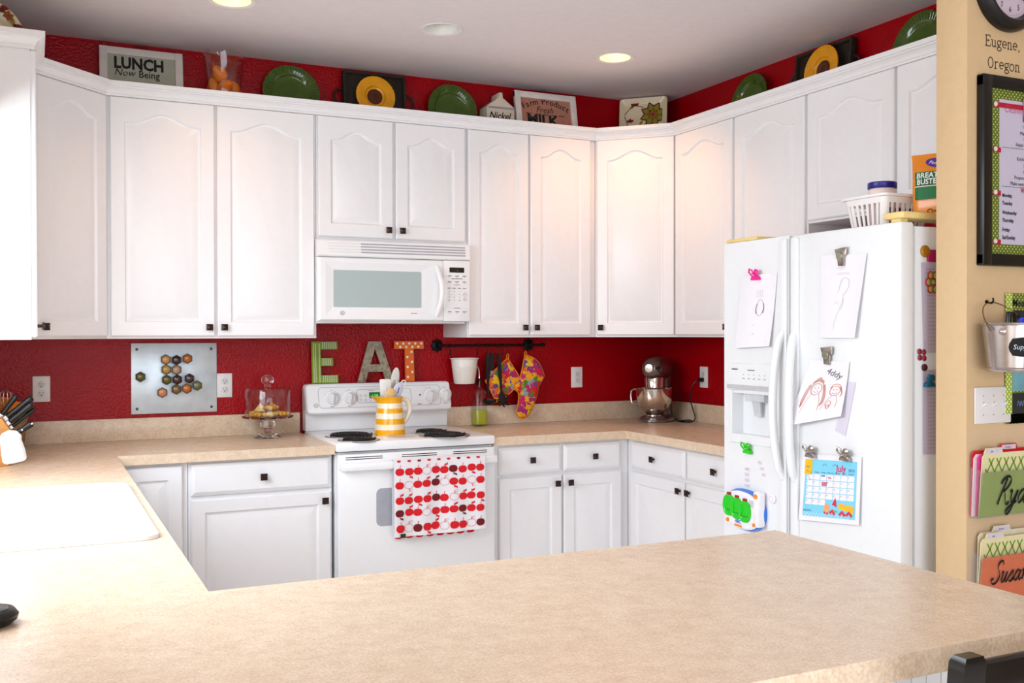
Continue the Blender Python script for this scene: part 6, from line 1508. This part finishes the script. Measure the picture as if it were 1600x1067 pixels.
# polka dot menu board behind the pail
t = thing('menu_board', 'lime polka dot menu board with black cards, behind the tin pail', 'board', (-.5315, WY, 1.112))
m = M(); m.box(.014, .28, -.006, 0, 0, .420, b=.001); m.build('backing', polka, t)
m = M(); m.box(0, .0300, -.0075, -.0062, .033, .4205); m.build('edge_strip', polka_l, t)
m = M(); m.box(0, .27, -.006, 0, 0, .033, b=.001); m.build('bottom_strip', polka, t)
m = M(); P = Panel(m, (0, -.0062, 0), (1, 0, 0), (0, 0, 1), (0, -1, 0)); P.text('Meals', .030, .378, .034, 0, .001, bold=.02); m.build('heading', ink, t)
for k, (z0, z1) in enumerate(((.30, .365), (.032, .098))):
    m = M(); m.box(.031, .26, -.0095, -.0062, z0, z1, b=.001); P = Panel(m, (0, -.0096, 0), (1, 0, 0), (0, 0, 1), (0, -1, 0)); P.scrib(.05, z0+.025, .05, .016, 1, .002, .0006, k=4); m.build('card', [mat('card_charcoal', '#28262a', .8), mat('chalk_blue', '#7c96cc', .9)], t)
m = M(); m.box(.031, .25, -.0085, -.0062, .105, .29, b=.001); m.build('note', mat('note_blue_green', '#6fa3b0', .7, var=.25, scale=14), t)

# clear wall pockets with folders
clear = mat('clear_acrylic', (.93, .92, .92), .12, var=0, alpha=.045, spec=.25)
lat = mat('folder_cream', '#e6dcae', .75, var=.03); latg = mat('lattice_green', '#6aa312', .75, var=.05); latr = mat('lattice_dot', '#a83a2a', .75)
RYS = {'R': [[(.10, 0), (.14, .3), (.22, .7), (.28, 1.0), (.20, .94)], [(.02, .80), (.10, .98), (.30, 1.08), (.50, .98), (.50, .78), (.36, .58), (.20, .52)], [(.22, .54), (.36, .42), (.46, .15), (.58, -.02), (.70, .08)]],
       'y': [[(.0, .44), (.08, .52), (.10, .30), (.16, .08), (.28, .10), (.40, .50)], [(.40, .50), (.34, .10), (.24, -.28), (.08, -.42), (.02, -.28), (.18, -.10), (.46, .08)]],
       'a': [[(.34, .42), (.20, .50), (.06, .32), (.06, .10), (.18, .0), (.32, .18), (.40, .48)], [(.40, .48), (.36, .16), (.42, .0), (.54, .10)]],
       'n': [[(.02, .40), (.10, .50), (.10, .0)], [(.10, .0), (.18, .36), (.32, .50), (.36, .36), (.34, .08), (.42, .0), (.52, .10)]],
       'S': [[(.52, .86), (.46, 1.02), (.30, 1.04), (.18, .88), (.24, .66), (.40, .46), (.42, .20), (.28, .0), (.08, -.02), (-.06, .12), (.02, .24), (.10, .16)]],
       'u': [[(.02, .44), (.10, .50), (.08, .12), (.16, .0), (.28, .14), (.36, .50)], [(.36, .50), (.33, .12), (.40, .0), (.52, .12)]],
       's': [[(.0, .12), (.14, .34), (.26, .52), (.28, .40), (.36, .18), (.26, .0), (.10, .04)], [(.30, .02), (.48, .12)]]}
ADV = {'R': .66, 'y': .48, 'a': .52, 'n': .52, 'S': .56, 'u': .50, 's': .42}
def script(P, s, u, v, size, mi, off):
    for ch in s:
        for st in RYS[ch]: P.line([(u+(x+.22*y)*size, v+y*size) for x, y in st], (.10*size+.0012), mi, off, smooth=True, nib=(2.0, .22))
        u += ADV[ch]*size
def pocket(label, z0, backtop, ztop, facecol, name, size, tu, tv):
    t = thing('wall_pocket', label, 'wall pocket', (-.695, WY, z0), 0, 'clear wall pockets'); Wd = .33; h = ztop-z0
    m = M(); m.box(0, Wd, -.003, 0, -.02, backtop-z0, b=.0008); m.build('back_panel', clear, t)
    m = M(); m.loft([[(0, -.005, 0), (0, -.036, 0), (0, -.056, h), (0, -.005, h+.010)], [(.0025, -.005, 0), (.0025, -.036, 0), (.0025, -.056, h), (.0025, -.005, h+.010)]]); m.loft([[(Wd-.0025, -.005, 0), (Wd-.0025, -.036, 0), (Wd-.0025, -.056, h), (Wd-.0025, -.005, h+.01)], [(Wd, -.005, 0), (Wd, -.036, 0), (Wd, -.056, h), (Wd, -.005, h+.01)]])
    m.loft([[(.0025, -.003, 0), (Wd-.0025, -.003, 0), (Wd-.0025, -.036, 0), (.0025, -.036, 0)], [(.0025, -.003, .0025), (Wd-.0025, -.003, .0025), (Wd-.0025, -.036, .0025), (.0025, -.036, .0025)]])
    m.loft([[(.0025, -.0335, .0025), (Wd-.0025, -.0335, .0025), (Wd-.0025, -.036, .0025), (.0025, -.036, .0025)], [(.0025, -.0535, h), (Wd-.0025, -.0535, h), (Wd-.0025, -.056, h), (.0025, -.056, h)]]); fp = m.build('pocket', clear, t)
    sl = -.020/h
    m = M(); P = Panel(m, (0, -.0366, 0), (1, 0, 0), (0, sl, 1), (0, -1, 0)); script(P, name, tu, tv, size, 0, .0008); m.build('lettering', ink, fp)
    return t, h
def folder(label, col, z0, x0, x1, y0, lean, H, tab=None, lattice=False, tabtxt='Info', ins=None):
    t = thing('file_folder', label, 'folder', (-.695, WY, z0+.004), 0, 'folders in the wall pockets')
    y1 = y0-lean; m = M(); pts = [(x0, 0), (x1, 0), (x1, H)]
    if tab: pts += [(tab+.085, H), (tab+.078, H+.016), (tab+.008, H+.016), (tab, H)]
    pts += [(x0+.010, H), (x0, H-.012)]
    fn = lambda u, v, w: Vector((u, y0+(y1-y0)*v/H-w, v)); m.loft([[fn(u, v, 0) for u, v in pts], [fn(u, v, .0025) for u, v in pts]]); P = Panel(m, fn=lambda u, v, w: fn(u, v, w+.0025))
    mats = [col]
    if lattice:
        mats += [latg, latr]; st = .034; u = x0-H
        def clipl(a, b):
            out = []
            for k in range(13):
                q = k/12; p = (a[0]+(b[0]-a[0])*q, a[1]+(b[1]-a[1])*q)
                if x0+.008 < p[0] < x1-.002 and .10 < p[1] < H-.010: out.append(p)
            return out
        u = x0-.30
        while u < x1+.3:
            for d in (.62, -.62):
                L = clipl((u, 0), (u+d*H*1.0, H))
                if len(L) > 1: P.line(L, .0052, 1, .0008)
            u += st
        for j in range(6):
            for i in range(12):
                cx, cz = x0+.008+st*i+(st/2 if j % 2 else 0), .110+j*st/1.24*1.0
                if x0+.01 < cx < x1-.01 and cz < H-.012: P.disc(cx, cz, .0030, 2, .0012, 8)
    m.build('cover', mats, t, ang=20)
    if tab:
        m = M(); P = Panel(m, fn=lambda u, v, w: fn(u, v, w+.0025)); P.rect(tab+.010, H-.001, tab+.076, H+.013, 0, .0006); P.text(tabtxt, tab+.028, H+.0025, .0085, 1, .0012); m.build('tab_label', [mat('label_lilac', '#d5cfe4', .7), ink], t)
    return t
pocket('clear wall pocket with green front and black script, upper of two', .824, 1.106, .975, None, 'Ryan', .082, .074, .042)
t = thing('file_card', 'green card standing in the upper wall pocket front', 'card', (-.695, WY, .828), 0); m = M(); m.loft([[(.010, -.030, .001), (.32, -.030, .001), (.32, -.032, .001), (.010, -.032, .001)], [(.010, -.0495, .142), (.32, -.0495, .142), (.32, -.0515, .142), (.010, -.0515, .142)]]); m.build('sheet', mat('card_green', '#7e943a', .75, var=.03), t)
folder('red file folder at the back of the upper wall pocket', mat('folder_red', '#d61a1e', .7), .826, .004, .322, -.006, .006, .205, .125, tabtxt='Action')
folder('pink ruled paper sheet in the upper wall pocket', mat('sheet_pale_pink', '#e8c9d4', .8), .826, .004, .318, -.0105, .008, .195)
folder('hot pink file folder in the upper wall pocket', mat('folder_pink', '#e2348c', .7), .826, .016, .318, -.015, .010, .195)
folder('cream file folder with green lattice print in the upper wall pocket', lat, .826, .024, .318, -.0195, .014, .198, .030, True)
pocket('clear wall pocket with orange front and black script, lower of two', .555, .80, .712, None, 'Susan', .066, .052, .066)
t = thing('file_card', 'orange card standing in the lower wall pocket front', 'card', (-.695, WY, .559), 0); m = M(); m.loft([[(.010, -.030, .001), (.32, -.030, .001), (.32, -.032, .001), (.010, -.032, .001)], [(.010, -.0495, .146), (.32, -.0495, .146), (.32, -.0515, .146), (.010, -.0515, .146)]]); m.build('sheet', mat('card_orange', '#d05a06', .75, var=.03), t)
folder('pale folder with a labeled tab at the back of the lower wall pocket', mat('folder_ivory', '#e4dcc0', .75), .557, .030, .318, -.008, .006, .215, .092, tabtxt='Action')
folder('cream file folder with green lattice print in the lower wall pocket', lat, .557, .020, .318, -.0185, .014, .200, .038, True)

# ================================================================== stool at the peninsula
t = thing('counter_stool', 'black wooden stool back at the near side of the peninsula', 'stool', (-2.000, -3.985, 0))
stm = mat('stool_black', '#0b0b0c', .22, var=.15)
ZT = .957
for s in (-1, 1):
    m = M(); m.loft([[(s*.165+s*.0*z, y0+d, z) if False else (s*.170+sx*.021, yy+sy*.014, z) for sx, sy in ((-1, -1), (1, -1), (1, 1), (-1, 1))] for z, yy in ((0, .06), (.30, .03), (.62, .018), (ZT-.03, -.004), (ZT-.010, -.006))]+[[(s*.170+sx*.017, -.007+sy*.011, ZT) for sx, sy in ((-1, -1), (1, -1), (1, 1), (-1, 1))]]); m.build('back_post', stm, t)
m = M(); m.box(-.152, .152, -.014, .010, ZT-.105, ZT-.014, b=.006); m.build('top_rail', stm, t)
m = M(); m.box(-.152, .152, -.006, .012, .70, .745, b=.004); m.build('cross_rail', stm, t)
m = M(); m.box(-.195, .195, .0, .33, .585, .622, b=.010); m.build('seat', stm, t)
for s in (-1, 1):
    m = M(); m.box(s*.165-.018, s*.165+.018, .28, .315, 0, .585, b=.003); m.build('front_leg', stm, t)
m = M(); m.box(-.15, .15, .288, .308, .20, .235, b=.003); m.build('foot_rest', stm, t)
